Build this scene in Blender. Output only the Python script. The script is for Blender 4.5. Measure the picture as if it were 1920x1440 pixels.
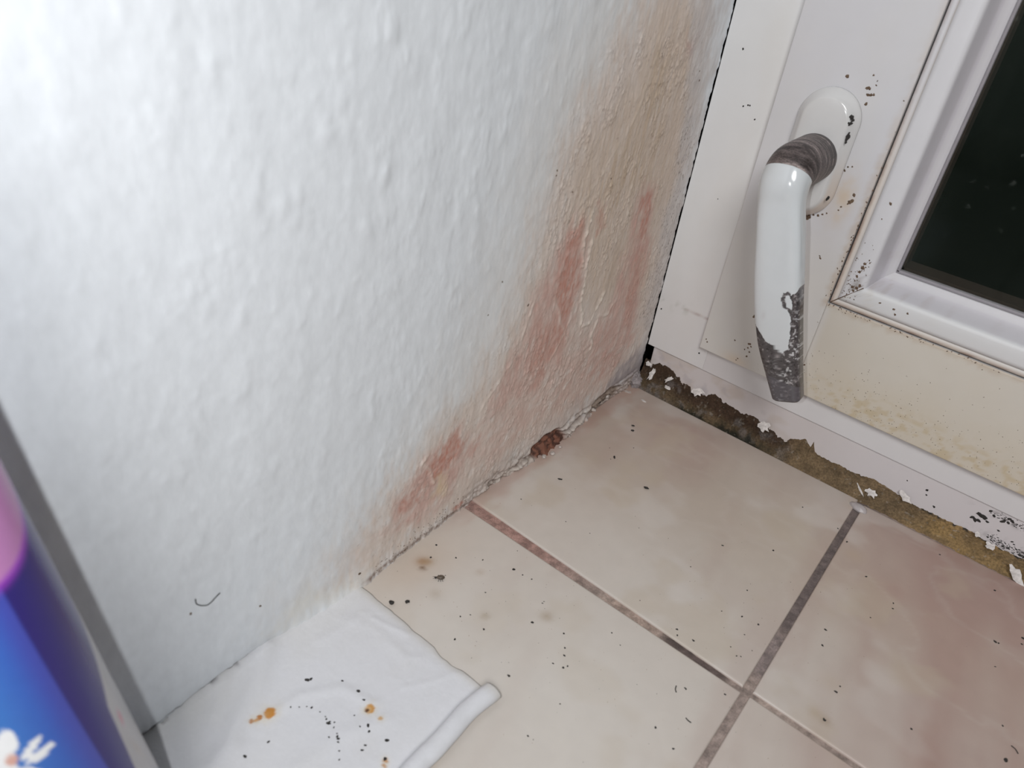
import bpy, bmesh, math, random
import numpy as np
from mathutils import Vector, Matrix

# ------------------------------------------------------------------ scene, camera, light
scene = bpy.context.scene
for o in list(bpy.data.objects):
    bpy.data.objects.remove(o, do_unlink=True)
COL = scene.collection
S = 0.01                                    # all measurements below are centimetres

# the corner of the room is the origin: the plastered wall is the plane x=0,
# the window stands in the plane y=0..1, the tiles are the plane z=0
FPX = 1396.229
CAM = np.array([22.239, -50.398, 34.709])
RV = np.array([2.025, 0.794, -0.266])


def rodrigues(w):
    t = np.linalg.norm(w); k = w / t
    K = np.array([[0, -k[2], k[1]], [k[2], 0, -k[0]], [-k[1], k[0], 0]])
    return np.eye(3) + np.sin(t) * K + (1 - np.cos(t)) * K @ K


MR = rodrigues(RV)                          # rows: right, down, forward


def at(u, v, axis, val):
    """where the line of sight of photo point (u, v) meets the plane axis=val (cm)"""
    d = MR.T @ np.array([(u - 960) / FPX, (v - 720) / FPX, 1.0])
    return CAM + d * (val - CAM[axis]) / d[axis]


cam_d = bpy.data.cameras.new('camera')
cam = bpy.data.objects.new('camera', cam_d); COL.objects.link(cam)
cam_d.sensor_width = 36; cam_d.lens = FPX / 1920 * 36
cam_d.clip_start = 0.01
cam.matrix_world = Matrix((
    (MR[0, 0], -MR[1, 0], -MR[2, 0], CAM[0] * S),
    (MR[0, 1], -MR[1, 1], -MR[2, 1], CAM[1] * S),
    (MR[0, 2], -MR[1, 2], -MR[2, 2], CAM[2] * S),
    (0, 0, 0, 1)))
cam_d.dof.use_dof = True
cam_d.dof.focus_distance = 0.54
cam_d.dof.aperture_fstop = 11
scene.camera = cam

world = bpy.data.worlds.new('night'); scene.world = world
world.use_nodes = True
world.node_tree.nodes['Background'].inputs[0].default_value = (0.35, 0.5, 0.4, 1)
world.node_tree.nodes['Background'].inputs[1].default_value = 0.012

# phone flash, a little to the left of the lens
fl = bpy.data.lights.new('phone_flash', 'POINT')
fl.energy = 1.85; fl.shadow_soft_size = 0.003; fl.color = (0.95, 0.975, 1.0)
flo = bpy.data.objects.new('phone_flash', fl); COL.objects.link(flo)
flo.location = Vector(CAM * S) + Vector(-MR[0] * 3.0 * S) + Vector(-MR[1] * 0.3 * S)
# added soft fill light, out of view high up behind the camera
al = bpy.data.lights.new('soft_fill', 'AREA')
al.shape = 'DISK'; al.size = 0.65; al.energy = 13.0; al.color = (0.99, 0.985, 0.985)
alo = bpy.data.objects.new('soft_fill', al); COL.objects.link(alo)
alo.location = (0.72, -1.15, 1.25)
alo.rotation_euler = (Vector((0.08, -0.1, 0.1)) - alo.location).to_track_quat('-Z', 'Y').to_euler()

scene.view_settings.view_transform = 'Standard'
scene.view_settings.look = 'None'
scene.view_settings.gamma = 1
scene.view_settings.use_curve_mapping = False
scene.view_settings.exposure = 0.12

# ------------------------------------------------------------------ numeric helpers


def _hash(ix, iy, seed):
    n = (ix.astype(np.int64) * 374761393 + iy.astype(np.int64) * 668265263 + seed * 1442695041) & 0xFFFFFFFF
    n = ((n ^ (n >> 13)) * 1274126177) & 0xFFFFFFFF
    n = n ^ (n >> 16)
    return (n & 0xFFFFFF) / float(0xFFFFFF)


def vnoise(x, y, seed=0):
    ix = np.floor(x); iy = np.floor(y)
    fx = x - ix; fy = y - iy
    fx = fx * fx * fx * (fx * (fx * 6 - 15) + 10); fy = fy * fy * fy * (fy * (fy * 6 - 15) + 10)
    a = _hash(ix, iy, seed); b = _hash(ix + 1, iy, seed)
    c = _hash(ix, iy + 1, seed); d = _hash(ix + 1, iy + 1, seed)
    return (a * (1 - fx) + b * fx) * (1 - fy) + (c * (1 - fx) + d * fx) * fy


def fbm(x, y, seed=0, octv=4, gain=0.5):
    """fractal noise, about -1..1"""
    s = 0; a = 1.0; t = 0
    for k in range(octv):
        c, sn = math.cos(0.6 * k), math.sin(0.6 * k)
        s = s + a * (vnoise((x * c - y * sn) * 2 ** k, (x * sn + y * c) * 2 ** k, seed + 17 * k) * 2 - 1)
        t += a; a *= gain
    return s / t * 1.6


def sstep(a, b, x):
    t = np.clip((x - a) / (b - a), 0, 1)
    return t * t * (3 - 2 * t)


def seg_dist(x, y, P):
    d = np.full(x.shape, 1e9)
    for (x0, y0), (x1, y1) in zip(P[:-1], P[1:]):
        dx, dy = x1 - x0, y1 - y0
        t = np.clip(((x - x0) * dx + (y - y0) * dy) / (dx * dx + dy * dy + 1e-12), 0, 1)
        d = np.minimum(d, np.hypot(x - x0 - t * dx, y - y0 - t * dy))
    return d


def poly_sd(x, y, P):
    """signed distance to a closed outline, positive inside"""
    d = seg_dist(x, y, list(P) + [P[0]])
    ins = np.zeros(x.shape, bool)
    n = len(P)
    for i in range(n):
        x0, y0 = P[i]; x1, y1 = P[(i + 1) % n]
        c = ((y0 > y) != (y1 > y)) & (x < (x1 - x0) * (y - y0) / (y1 - y0 + 1e-12) + x0)
        ins ^= c
    return np.where(ins, d, -d)


def pts(lst, axis, val):
    """photo points -> 2-D coordinates on a plane of the room"""
    keep = [i for i in range(3) if i != axis]
    return [tuple(at(u, v, axis, val)[keep]) for u, v in lst]


def lin(r, g, b):
    f = lambda c: (c / 255 / 12.92) if c / 255 <= 0.04045 else ((c / 255 + 0.055) / 1.055) ** 2.4
    return np.array([f(r), f(g), f(b)])


def mixc(c, col, m):
    return c * (1 - m[..., None]) + np.asarray(col) * m[..., None]


# ------------------------------------------------------------------ object helpers


def tag(o, label=None, cat=None, group=None, kind=None):
    if label: o['label'] = label
    if cat: o['category'] = cat
    if group: o['group'] = group
    if kind: o['kind'] = kind
    return o


def link(name, me, m=None, parent=None, smooth=True):
    o = bpy.data.objects.new(name, me); COL.objects.link(o)
    if m is not None:
        for mm in (m if isinstance(m, (list, tuple)) else [m]):
            me.materials.append(mm)
    if parent is not None:
        o.parent = parent
    if smooth:
        me.shade_smooth()
    return o


def empty(name, loc=(0, 0, 0)):
    o = bpy.data.objects.new(name, None); COL.objects.link(o)
    o.empty_display_size = 0.01
    o.location = Vector(loc) * S
    return o


def grid_mesh(name, P, col=None, flip=False, close=False):
    """P: (n, m, 3) in cm -> mesh with optional colour attribute"""
    n, m = P.shape[:2]
    me = bpy.data.meshes.new(name)
    idx = np.arange(n * m).reshape(n, m)
    if close:
        idx = np.concatenate([idx, idx[:, :1]], 1)
    q = np.stack([idx[:-1, :-1], idx[1:, :-1], idx[1:, 1:], idx[:-1, 1:]], -1).reshape(-1, 4)
    if flip:
        q = q[:, ::-1]
    me.vertices.add(n * m)
    me.vertices.foreach_set('co', (P.reshape(-1, 3) * S).astype(np.float32).ravel())
    me.loops.add(q.size); me.loops.foreach_set('vertex_index', q.ravel().astype(np.int32))
    me.polygons.add(len(q))
    me.polygons.foreach_set('loop_start', (np.arange(len(q)) * 4).astype(np.int32))
    me.polygons.foreach_set('loop_total', np.full(len(q), 4, np.int32))
    me.update(calc_edges=True); me.validate()
    if col is not None:
        put_col(me, col)
    return me


def put_col(me, col, name='tint'):
    a = me.color_attributes.new(name, 'FLOAT_COLOR', 'POINT')
    c = np.ones((len(me.vertices), 4), np.float32)
    col = np.asarray(col).reshape(-1, col.shape[-1])
    c[:len(col), :col.shape[1]] = col
    a.data.foreach_set('color', c.ravel())


def join_meshes(name, parts):
    """append several meshes (keeping the colour attribute) into one mesh"""
    V, F, C, MI = [], [], [], []
    off = 0
    for me, mi in parts:
        n = len(me.vertices)
        co = np.empty(n * 3, np.float32); me.vertices.foreach_get('co', co); V.append(co.reshape(-1, 3))
        if 'tint' in me.color_attributes:
            c = np.empty(n * 4, np.float32); me.color_attributes['tint'].data.foreach_get('color', c); c = c.reshape(-1, 4)
        else:
            c = np.ones((n, 4), np.float32)
        C.append(c)
        for p in me.polygons:
            F.append([v + off for v in p.vertices]); MI.append(mi)
        off += n
    out = bpy.data.meshes.new(name)
    V = np.concatenate(V); out.from_pydata(V.tolist(), [], F); out.update()
    a = out.color_attributes.new('tint', 'FLOAT_COLOR', 'POINT')
    a.data.foreach_set('color', np.concatenate(C).ravel())
    out.polygons.foreach_set('material_index', np.array(MI, np.int32))
    for me, _ in parts:
        bpy.data.meshes.remove(me)
    return out


def box_mesh(name, x0, x1, y0, y1, z0, z1, bev=0.0, seg=2):
    bm = bmesh.new()
    bmesh.ops.create_cube(bm, size=1)
    for v in bm.verts:
        v.co = Vector(((x0 + x1) / 2 + v.co.x * (x1 - x0), (y0 + y1) / 2 + v.co.y * (y1 - y0),
                       (z0 + z1) / 2 + v.co.z * (z1 - z0))) * S
    if bev:
        bmesh.ops.bevel(bm, geom=bm.edges[:], offset=bev * S, segments=seg, affect='EDGES', profile=0.5)
    me = bpy.data.meshes.new(name); bm.to_mesh(me); bm.free()
    return me


# ------------------------------------------------------------------ materials


def mat(name, col=(0.8, 0.8, 0.8), rough=0.5, metal=0.0, attr=False, nscale=200.0, namt=0.06,
        bump=0.0, bscale=300.0, spec=0.5, coat=0.0, stretch=(1, 1, 1), bdist=0.001, extra=None):
    m = bpy.data.materials.new(name); m.use_nodes = True
    nt = m.node_tree; N = nt.nodes; L = nt.links
    b = N['Principled BSDF']
    b.inputs['Roughness'].default_value = rough
    b.inputs['Metallic'].default_value = metal
    b.inputs['Specular IOR Level'].default_value = spec
    b.inputs['Coat Weight'].default_value = coat
    b.inputs['Coat Roughness'].default_value = 0.08
    tc = N.new('ShaderNodeTexCoord')
    mp = N.new('ShaderNodeMapping'); mp.inputs['Scale'].default_value = stretch
    L.new(tc.outputs['Object'], mp.inputs['Vector'])
    nz = N.new('ShaderNodeTexNoise'); nz.inputs['Scale'].default_value = nscale
    nz.inputs['Detail'].default_value = 5
    L.new(mp.outputs[0], nz.inputs['Vector'])
    mr = N.new('ShaderNodeMapRange')
    mr.inputs['From Min'].default_value = 0.3; mr.inputs['From Max'].default_value = 0.7
    mr.inputs['To Min'].default_value = 1 - namt; mr.inputs['To Max'].default_value = 1 + namt
    L.new(nz.outputs['Fac'], mr.inputs['Value'])
    mx = N.new('ShaderNodeVectorMath'); mx.operation = 'MULTIPLY'
    if attr:
        at_ = N.new('ShaderNodeAttribute'); at_.attribute_name = 'tint'
        L.new(at_.outputs['Color'], mx.inputs[0])
    else:
        mx.inputs[0].default_value = col[:3]
    L.new(mr.outputs[0], mx.inputs[1])
    L.new(mx.outputs[0], b.inputs['Base Color'])
    if bump:
        n2 = N.new('ShaderNodeTexNoise'); n2.inputs['Scale'].default_value = bscale
        n2.inputs['Detail'].default_value = 6; n2.inputs['Roughness'].default_value = 0.6
        L.new(mp.outputs[0], n2.inputs['Vector'])
        bp = N.new('ShaderNodeBump'); bp.inputs['Strength'].default_value = bump
        bp.inputs['Distance'].default_value = bdist
        L.new(n2.outputs['Fac'], bp.inputs['Height'])
        L.new(bp.outputs[0], b.inputs['Normal'])
    if extra:
        extra(nt, b)
    return m


M_wall = mat('painted_plaster', attr=True, rough=0.62, nscale=260, namt=0.035, bump=0.18, bscale=420, bdist=0.0006, stretch=(1, 1, 0.5), spec=0.35)
M_core = mat('plaster_core', (0.45, 0.42, 0.39), 0.9, bump=0.4)
M_tile = mat('glazed_tile', attr=True, rough=0.3, nscale=90, namt=0.02, bump=0.05, bscale=120, spec=0.4)
M_grout = mat('old_grout', attr=True, rough=0.85, nscale=900, namt=0.22, bump=0.8, bscale=1500, bdist=0.0006)
M_frame = mat('painted_frame', attr=True, rough=0.42, nscale=60, namt=0.012, bump=0.04, bscale=160, spec=0.4)
M_foam = mat('crumbling_foam', attr=True, rough=0.7, nscale=700, namt=0.35, bump=0.9, bscale=900, bdist=0.0012, spec=0.3)
M_white = mat('white_lacquer', attr=True, rough=0.16, nscale=150, namt=0.01, coat=0.3)
M_gasket = mat('grey_gasket', (0.30, 0.28, 0.30), 0.55, bump=0.2)
M_sheet = mat('white_fleece', attr=True, rough=0.55, nscale=500, namt=0.015, bump=0.25, bscale=700, bdist=0.0005, spec=0.3)
M_speck = mat('black_mould', (0.025, 0.022, 0.02), 0.8, nscale=900, namt=0.4)
M_brown = mat('brown_dirt', (0.13, 0.085, 0.055), 0.85, nscale=900, namt=0.4)
M_flake = mat('paint_flake', (0.64, 0.60, 0.575), 0.55, nscale=500, namt=0.22, bump=0.6, bscale=700)
M_plaster_bit = mat('plaster_bit', (0.52, 0.46, 0.42), 0.8, nscale=400, namt=0.2, bump=0.6)
M_dark = mat('dark_void', (0.07, 0.045, 0.04), 0.95)


def glass_mat():
    m = bpy.data.materials.new('window_glass'); m.use_nodes = True
    N = m.node_tree.nodes; L = m.node_tree.links
    N.remove(N['Principled BSDF'])
    tr = N.new('ShaderNodeBsdfTransparent'); tr.inputs['Color'].default_value = (0.86, 0.9, 0.87, 1)
    gl = N.new('ShaderNodeBsdfGlossy'); gl.inputs['Roughness'].default_value = 0.03
    fz = N.new('ShaderNodeFresnel'); fz.inputs['IOR'].default_value = 1.14
    df = N.new('ShaderNodeBsdfDiffuse'); df.inputs['Color'].default_value = (0.30, 0.34, 0.30, 1)
    tc = N.new('ShaderNodeTexCoord')
    nz = N.new('ShaderNodeTexNoise'); nz.inputs['Scale'].default_value = 7; nz.inputs['Detail'].default_value = 4
    n2 = N.new('ShaderNodeTexNoise'); n2.inputs['Scale'].default_value = 160; n2.inputs['Detail'].default_value = 3
    L.new(tc.outputs['Object'], nz.inputs['Vector']); L.new(tc.outputs['Object'], n2.inputs['Vector'])
    r1 = N.new('ShaderNodeMapRange'); r1.inputs['From Min'].default_value = 0.35; r1.inputs['From Max'].default_value = 0.75; r1.inputs['To Max'].default_value = 0.035
    r2 = N.new('ShaderNodeMapRange'); r2.inputs['From Min'].default_value = 0.70; r2.inputs['From Max'].default_value = 0.80; r2.inputs['To Max'].default_value = 0.10
    L.new(nz.outputs['Fac'], r1.inputs['Value']); L.new(n2.outputs['Fac'], r2.inputs['Value'])
    ad = N.new('ShaderNodeMath'); ad.operation = 'ADD'
    L.new(r1.outputs[0], ad.inputs[0]); L.new(r2.outputs[0], ad.inputs[1])
    m1 = N.new('ShaderNodeMixShader'); m2 = N.new('ShaderNodeMixShader')
    L.new(fz.outputs[0], m1.inputs['Fac']); L.new(tr.outputs[0], m1.inputs[1]); L.new(gl.outputs[0], m1.inputs[2])
    L.new(ad.outputs[0], m2.inputs['Fac']); L.new(m1.outputs[0], m2.inputs[1]); L.new(df.outputs[0], m2.inputs[2])
    L.new(m2.outputs[0], N['Material Output'].inputs['Surface'])
    return m


M_glass = glass_mat()


def silicone_mat():
    m = mat('clear_silicone', (0.72, 0.66, 0.66), 0.22, nscale=200, namt=0.05)
    m.node_tree.nodes['Principled BSDF'].inputs['Transmission Weight'].default_value = 0.45
    return m


M_sil = silicone_mat()

# ------------------------------------------------------------------ wall on the left


def spaced(lo, hi, fine_lo, fine_hi, fine, coarse):
    a = list(np.arange(fine_lo, fine_hi, fine)) + [fine_hi]
    x = fine_lo; st = fine; L_ = []
    while x > lo:
        st = min(st * 1.25, coarse); x = max(lo, x - st); L_.append(x)
    x = fine_hi; st = fine; R_ = []
    while x < hi:
        st = min(st * 1.25, coarse); x = min(hi, x + st); R_.append(x)
    return np.array(L_[::-1] + a + R_)


ya = np.concatenate([spaced(-160, -30.1, -50, -30.1, 0.13, 4), np.arange(-30.0, 0.56, 0.075), [0.6]])
za = spaced(-1.2, 130, -1.0, 36.5, 0.085, 4)
Y, Z = np.meshgrid(ya, za, indexing='ij')
wx = fbm(Y * 0.9, Z * 0.5, 5, 4) * 0.55; wz = fbm(Y * 0.9, Z * 0.5, 9, 4) * 0.8     # ragged outlines
wf = fbm(Y * 4.0, Z * 1.3, 31, 4)
Yw, Zw = Y + wx, Z + wz


def wmask(poly, soft, amt=1.0, warp=1.0, grain=0.25):
    sd = poly_sd(Y + wx * warp, Z + wz * warp, pts(poly, 0, 0.0))
    return amt * sstep(-soft, soft, sd + grain * wf * soft)


H = np.zeros(Y.shape)
# the plaster: soft lumps, brush grain
H += 0.030 * fbm(Y * 0.55, Z * 0.33, 1, 3)
lump = fbm(Y * 1.5, Z * 0.85, 2, 3)
H += 0.012 * lump + 0.022 * np.maximum(lump - 0.35, 0)
H += 0.003 * fbm(Y * 5.5, Z * 3.0, 3, 3)
tan = np.maximum.reduce([
    wmask([(1215, -40), (1335, -40), (1318, 120), (1290, 300), (1255, 460), (1228, 600), (1190, 690), (1100, 770), (1000, 850), (890, 930),
           (800, 1000), (690, 1085), (640, 1075), (700, 960), (790, 840), (880, 740), (940, 640), (985, 520), (1020, 380), (1070, 240), (1150, 100)], 2.2, 0.85)])
wash = wmask([(1120, -40), (1335, -40), (1300, 300), (1240, 600), (1190, 700), (880, 940), (560, 1160), (520, 1130), (640, 1010), (740, 860), (840, 700), (900, 560), (950, 420), (990, 260), (1040, 120)], 3.5, 0.40)
tan2 = wmask([(1225, 20), (1310, 20), (1290, 200), (1268, 330), (1225, 450), (1205, 560), (1120, 560), (1090, 480), (1060, 400), (1085, 280), (1160, 190), (1205, 130)], 1.3, 0.66)
tan3 = wmask([(1230, 90), (1262, 100), (1240, 200), (1225, 330), (1170, 380), (1130, 400), (1140, 330), (1185, 230), (1215, 150)], 0.7, 0.7)
pink = np.maximum.reduce([
    wmask([(1075, 420), (1098, 430), (1092, 520), (1080, 600), (1060, 680), (1020, 720), (960, 770), (900, 800), (930, 720), (975, 640), (1000, 560), (1040, 490)], 1.1, 0.8),
    wmask([(1210, 340), (1228, 350), (1218, 450), (1200, 560), (1185, 640), (1160, 700), (1100, 720), (1110, 640), (1150, 560), (1180, 450)], 0.8, 0.8),
    wmask([(850, 820), (900, 830), (870, 890), (810, 950), (770, 990), (715, 1000), (740, 930), (790, 860)], 0.9, 0.8),
    wmask([(1030, 640), (1190, 600), (1170, 690), (1090, 760), (1000, 800), (940, 860), (880, 870), (930, 770)], 2.0, 0.5),
    wmask([(1285, 60), (1310, 60), (1300, 110), (1285, 100)], 0.5, 0.4)])
red = np.maximum.reduce([
    wmask([(1073, 425), (1092, 432), (1084, 490), (1078, 560), (1060, 600), (1040, 570), (1052, 490)], 0.45, 0.8),
    wmask([(1000, 610), (1055, 600), (1062, 640), (1030, 690), (1005, 720), (985, 690), (1010, 650)], 0.7, 0.55),
    wmask([(1214, 350), (1224, 356), (1216, 410), (1204, 460), (1196, 440), (1204, 390)], 0.3, 0.75),
    wmask([(1190, 470), (1202, 480), (1192, 560), (1180, 620), (1165, 600), (1176, 540)], 0.5, 0.45),
    wmask([(1128, 372), (1138, 378), (1132, 420), (1118, 440), (1118, 400)], 0.35, 0.5),
    wmask([(842, 818), (868, 832), (850, 862), (822, 885), (806, 905), (796, 892), (812, 855)], 0.3, 0.95, 0.6, 0.6),
    wmask([(775, 925), (795, 905), (790, 940), (760, 965), (738, 972), (748, 945)], 0.4, 0.75, 0.6, 0.6),
    wmask([(882, 838), (895, 826), (893, 850), (878, 872)], 0.3, 0.45),
    wmask([(845, 955), (868, 936), (872, 940), (852, 960)], 0.12, 1.0, 0.2),
    wmask([(1290, 70), (1300, 60), (1300, 100), (1293, 96)], 0.25, 0.5)])
yel = np.maximum(wmask([(815, 890), (838, 880), (836, 910), (812, 925)], 0.6, 0.5),
                 wmask([(560, 1130), (690, 1070), (660, 1110), (500, 1200)], 1.3, 0.2))
grey = np.maximum.reduce([
    wmask([(1300, -20), (1370, -20), (1335, 160), (1300, 320), (1262, 470), (1235, 600), (1215, 660), (1208, 600), (1240, 440), (1272, 300), (1290, 150)], 0.8, 0.75),
    wmask([(1150, 700), (1215, 650), (1222, 720), (1180, 730)], 0.7, 0.9),
    wmask([(1100, 760), (900, 920), (890, 900), (1000, 820), (1090, 740)], 0.9, 0.45)])
grain = fbm(Y * 7, Z * 0.7, 41, 4)                        # vertical brush marks
lowz = 1 - sstep(5, 11, Z)
grain2 = fbm(Y * 3.0, Z * 1.2, 43, 5) * (1 - lowz) + fbm(Y * 1.7 - Z * 0.8, Z * 1.7, 44, 5) * 1.1 * lowz
grain = grain * (1 - 0.75 * lowz)
C = np.ones(Y.shape + (3,)) * np.array([0.74, 0.77, 0.80])
C = mixc(C, (0.68, 0.63, 0.575), np.clip(wash, 0, 1))
C = mixc(C, (0.66, 0.57, 0.51), np.clip(1.3 * tan * (0.95 + 0.25 * grain2), 0, 1))
C = mixc(C, (0.55, 0.43, 0.33), np.clip(tan2 * (0.75 + 0.4 * grain), 0, 1))
C = mixc(C, (0.52, 0.40, 0.29), np.clip(tan3 * (0.55 + 0.5 * grain), 0, 1))
C = mixc(C, (0.58, 0.385, 0.335), np.clip(pink * (0.85 + 0.45 * grain2), 0, 1))
C = mixc(C, (0.50, 0.235, 0.18), np.clip(red * (0.7 + 0.5 * fbm(Y * 5, Z * 3, 47, 4)), 0, 1))
C = mixc(C, (0.66, 0.55, 0.33), np.clip(yel, 0, 1))
C = mixc(C, (0.53, 0.49, 0.475), np.clip(grey * (0.8 + 0.4 * grain2), 0, 1))
corner = wmask([(1140, 725), (1165, 690), (1195, 655), (1215, 640), (1225, 700), (1195, 725), (1160, 735)], 0.6, 0.9)
C = mixc(C, (0.37, 0.33, 0.345), np.clip(corner * (0.8 + 0.4 * grain2), 0, 1))
# fine cracks and wrinkles of the loose paint
zone = np.clip(1.3 * tan + pink, 0, 1) * sstep(-0.1, 0.5, fbm(Y * 0.5, Z * 0.4, 63, 3))
wrk = np.abs(fbm(Y * 1.7 - Z * 0.35, Z * 0.9 + Y * 0.3, 64, 5, 0.6))
wr1 = (1 - sstep(0.0, 0.05, wrk)) * zone
wrk2 = np.abs(fbm(Y * 3.2, Z * 2.0, 65, 4, 0.6))
wr2 = (1 - sstep(0.0, 0.05, wrk2)) * zone * lowz
C = mixc(C, (0.36, 0.27, 0.23), np.clip(wr1 * 0.40 + wr2 * 0.25, 0, 1))
H += 0.05 * zone * np.exp(-((wrk - 0.10) / 0.06) ** 2) - 0.02 * wr1
sp = wmask([(1285, 210), (1305, 230), (1285, 370), (1262, 470), (1240, 540), (1215, 610), (1195, 600), (1225, 480), (1258, 330)], 0.6, 1.0)
spn = fbm(Y * 10, Z * 5, 53, 3)
C = mixc(C, (0.16, 0.12, 0.10), sp * sstep(0.55, 0.9, spn) * 0.7)
C = mixc(C, (0.20, 0.12, 0.09), tan * sstep(0.88, 1.1, fbm(Y * 9, Z * 6, 57, 3)) * 0.5)
# small scabs and brush ridges in the damp zone
damp = np.clip(tan + pink, 0, 1)
H += damp * (0.012 * np.abs(grain) + 0.03 * np.maximum(fbm(Y * 3.5, Z * 1.6, 61, 3) - 0.15, 0) + 0.012 * fbm(Y * 9, Z * 6, 62, 3))
for line, w, h in [
        ([(1250, 55), (1236, 90), (1222, 130), (1210, 165), (1196, 205), (1178, 245), (1150, 290), (1128, 330), (1108, 365), (1085, 392)], 0.12, 0.028),
        ([(1112, 396), (1102, 432), (1094, 450), (1090, 500)], 0.13, 0.11),
        ([(1110, 455), (1104, 480), (1098, 500)], 0.18, 0.10),
        ([(1100, 505), (1096, 530), (1090, 560), (1094, 585), (1088, 610)], 0.14, 0.10),
        ([(1130, 555), (1118, 580), (1108, 600), (1092, 612)], 0.10, 0.08),
        ([(1150, 570), (1140, 585), (1125, 592)], 0.10, 0.06),
        ([(1120, 605), (1108, 630), (1110, 650), (1100, 660)], 0.12, 0.09),
        ([(1070, 600), (1050, 640), (1030, 680)], 0.09, 0.04),
        ([(1062, 640), (1050, 600), (1040, 560)], 0.08, 0.04),
        ([(1190, 330), (1180, 370), (1176, 420)], 0.08, 0.05),
        ([(1135, 545), (1128, 556)], 0.16, 0.10),
        ([(1005, 560), (985, 610), (975, 640)], 0.10, 0.05),
        ([(960, 680), (930, 720), (900, 770)], 0.10, 0.04),
        ([(800, 855), (790, 868), (808, 890), (812, 905)], 0.10, 0.07),
        ([(1240, 640), (1220, 670)], 0.10, 0.06)]:
    P = pts(line, 0, 0.0)
    d = seg_dist(Y + 0.25 * wx, Z + 0.25 * wz, P)
    r = np.exp(-(d / (w * 1.1)) ** 2)
    H += h * r * (0.8 + 0.5 * fbm(Y * 4, Z * 4, 71, 2))
    C = mixc(C, (0.70, 0.63, 0.55), r * min(0.45, h * 5))
# blisters of the upper paint, left of the damp
for (u, v), r_, h in [((475, 378), 0.35, 0.07), ((530, 385), 0.4, 0.08), ((556, 415), 0.3, 0.05), ((342, 108), 0.35, 0.04),
                      ((330, 170), 0.3, 0.04), ((735, 55), 0.3, 0.06), ((395, 120), 0.3, 0.04), ((560, 365), 0.25, 0.05),
                      ((610, 250), 0.3, 0.05), ((640, 190), 0.3, 0.05), ((720, 330), 0.3, 0.05), ((690, 430), 0.35, 0.05)]:
    y0, z0 = at(u, v, 0, 0)[1:]
    H += h * np.exp(-((Y - y0) / r_) ** 2 - ((Z - z0) / (r_ * 1.6)) ** 2)
# crumbling foot of the wall, following the ragged edge seen against the tiles
foot = [at(u, v, 2, 0) for u, v in [(1184, 719), (1160, 735), (1134, 751), (1109, 776), (1077, 807), (1060, 832), (1049, 844), (1030, 858), (1002, 863), (975, 875),
                                    (952, 885), (915, 913), (887, 932), (871, 947), (815, 991), (765, 1029), (720, 1065), (677, 1104), (580, 1165), (470, 1222), (380, 1290), (290, 1365)]]
foot = np.array(sorted([(p[1], p[0]) for p in foot]))
wfoot = np.interp(ya, foot[:, 0], foot[:, 1] + 0.08, left=-0.1, right=-0.1)
wfoot = wfoot + 0.06 * fbm(ya * 4, ya * 0, 81, 3)
ramp = np.exp(-np.maximum(Z, 0) / 0.8)
rough_zone = sstep(-23, -19, ya)[:, None] * np.exp(-(np.maximum(Z, 0) / 1.1) ** 2)
rz2 = (sstep(-32, -29, ya) * (1 - sstep(-0.2, 0.4, ya)))[:, None] * np.exp(-(np.maximum(Z, 0) / 0.55) ** 2)
H = H * (1 - 0.6 * ramp) + wfoot[:, None] * ramp
cr = fbm(Y * 2.2, Z * 3.2, 91, 5, 0.6)
H += rough_zone * 0.24 * cr + rz2 * 0.035 * fbm(Y * 5, Z * 6, 93, 4)
C = mixc(C, (0.40, 0.33, 0.28), np.clip(rough_zone * sstep(0.0, -0.7, cr) + rz2 * 0.55 * sstep(0.1, -0.6, fbm(Y * 5, Z * 6, 93, 4)), 0, 1))
C = mixc(C, (0.44, 0.36, 0.315), rough_zone * 0.8)
C = mixc(C, (0.16, 0.11, 0.085), rough_zone * sstep(-0.25, -0.6, cr) * 0.8)  # shade in the crevices painted dark
C = mixc(C, (0.60, 0.53, 0.48), np.clip(rough_zone * 0.45 * sstep(0.2, 0.8, cr), 0, 1))  # highlight painted on the raised bits
thin = (sstep(-31.2, -30.2, ya) * (1 - sstep(-22, -20.5, ya)))[:, None] * np.exp(-((Z - 0.22 - 0.06 * fbm(Y * 2, Z * 0, 94, 3)) / 0.16) ** 2)
C = mixc(C, (0.24, 0.17, 0.14), np.clip(thin * (0.75 + 0.6 * fbm(Y * 7, Z * 7, 96, 4)), 0, 1))
# hairline groove where the wall meets the sheet, its shade painted dark
gap = (1 - sstep(-38.2, -37.4, ya))[:, None] * np.exp(-((Z - 0.30 - 0.05 * fbm(Y * 1.2, Z * 0, 89, 3)) / 0.055) ** 2)
C = mixc(C, (0.10, 0.085, 0.08), np.clip(gap * (0.7 + 0.5 * fbm(Y * 2, Z * 0, 88, 3)), 0, 1))
H -= 0.06 * gap
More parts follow.
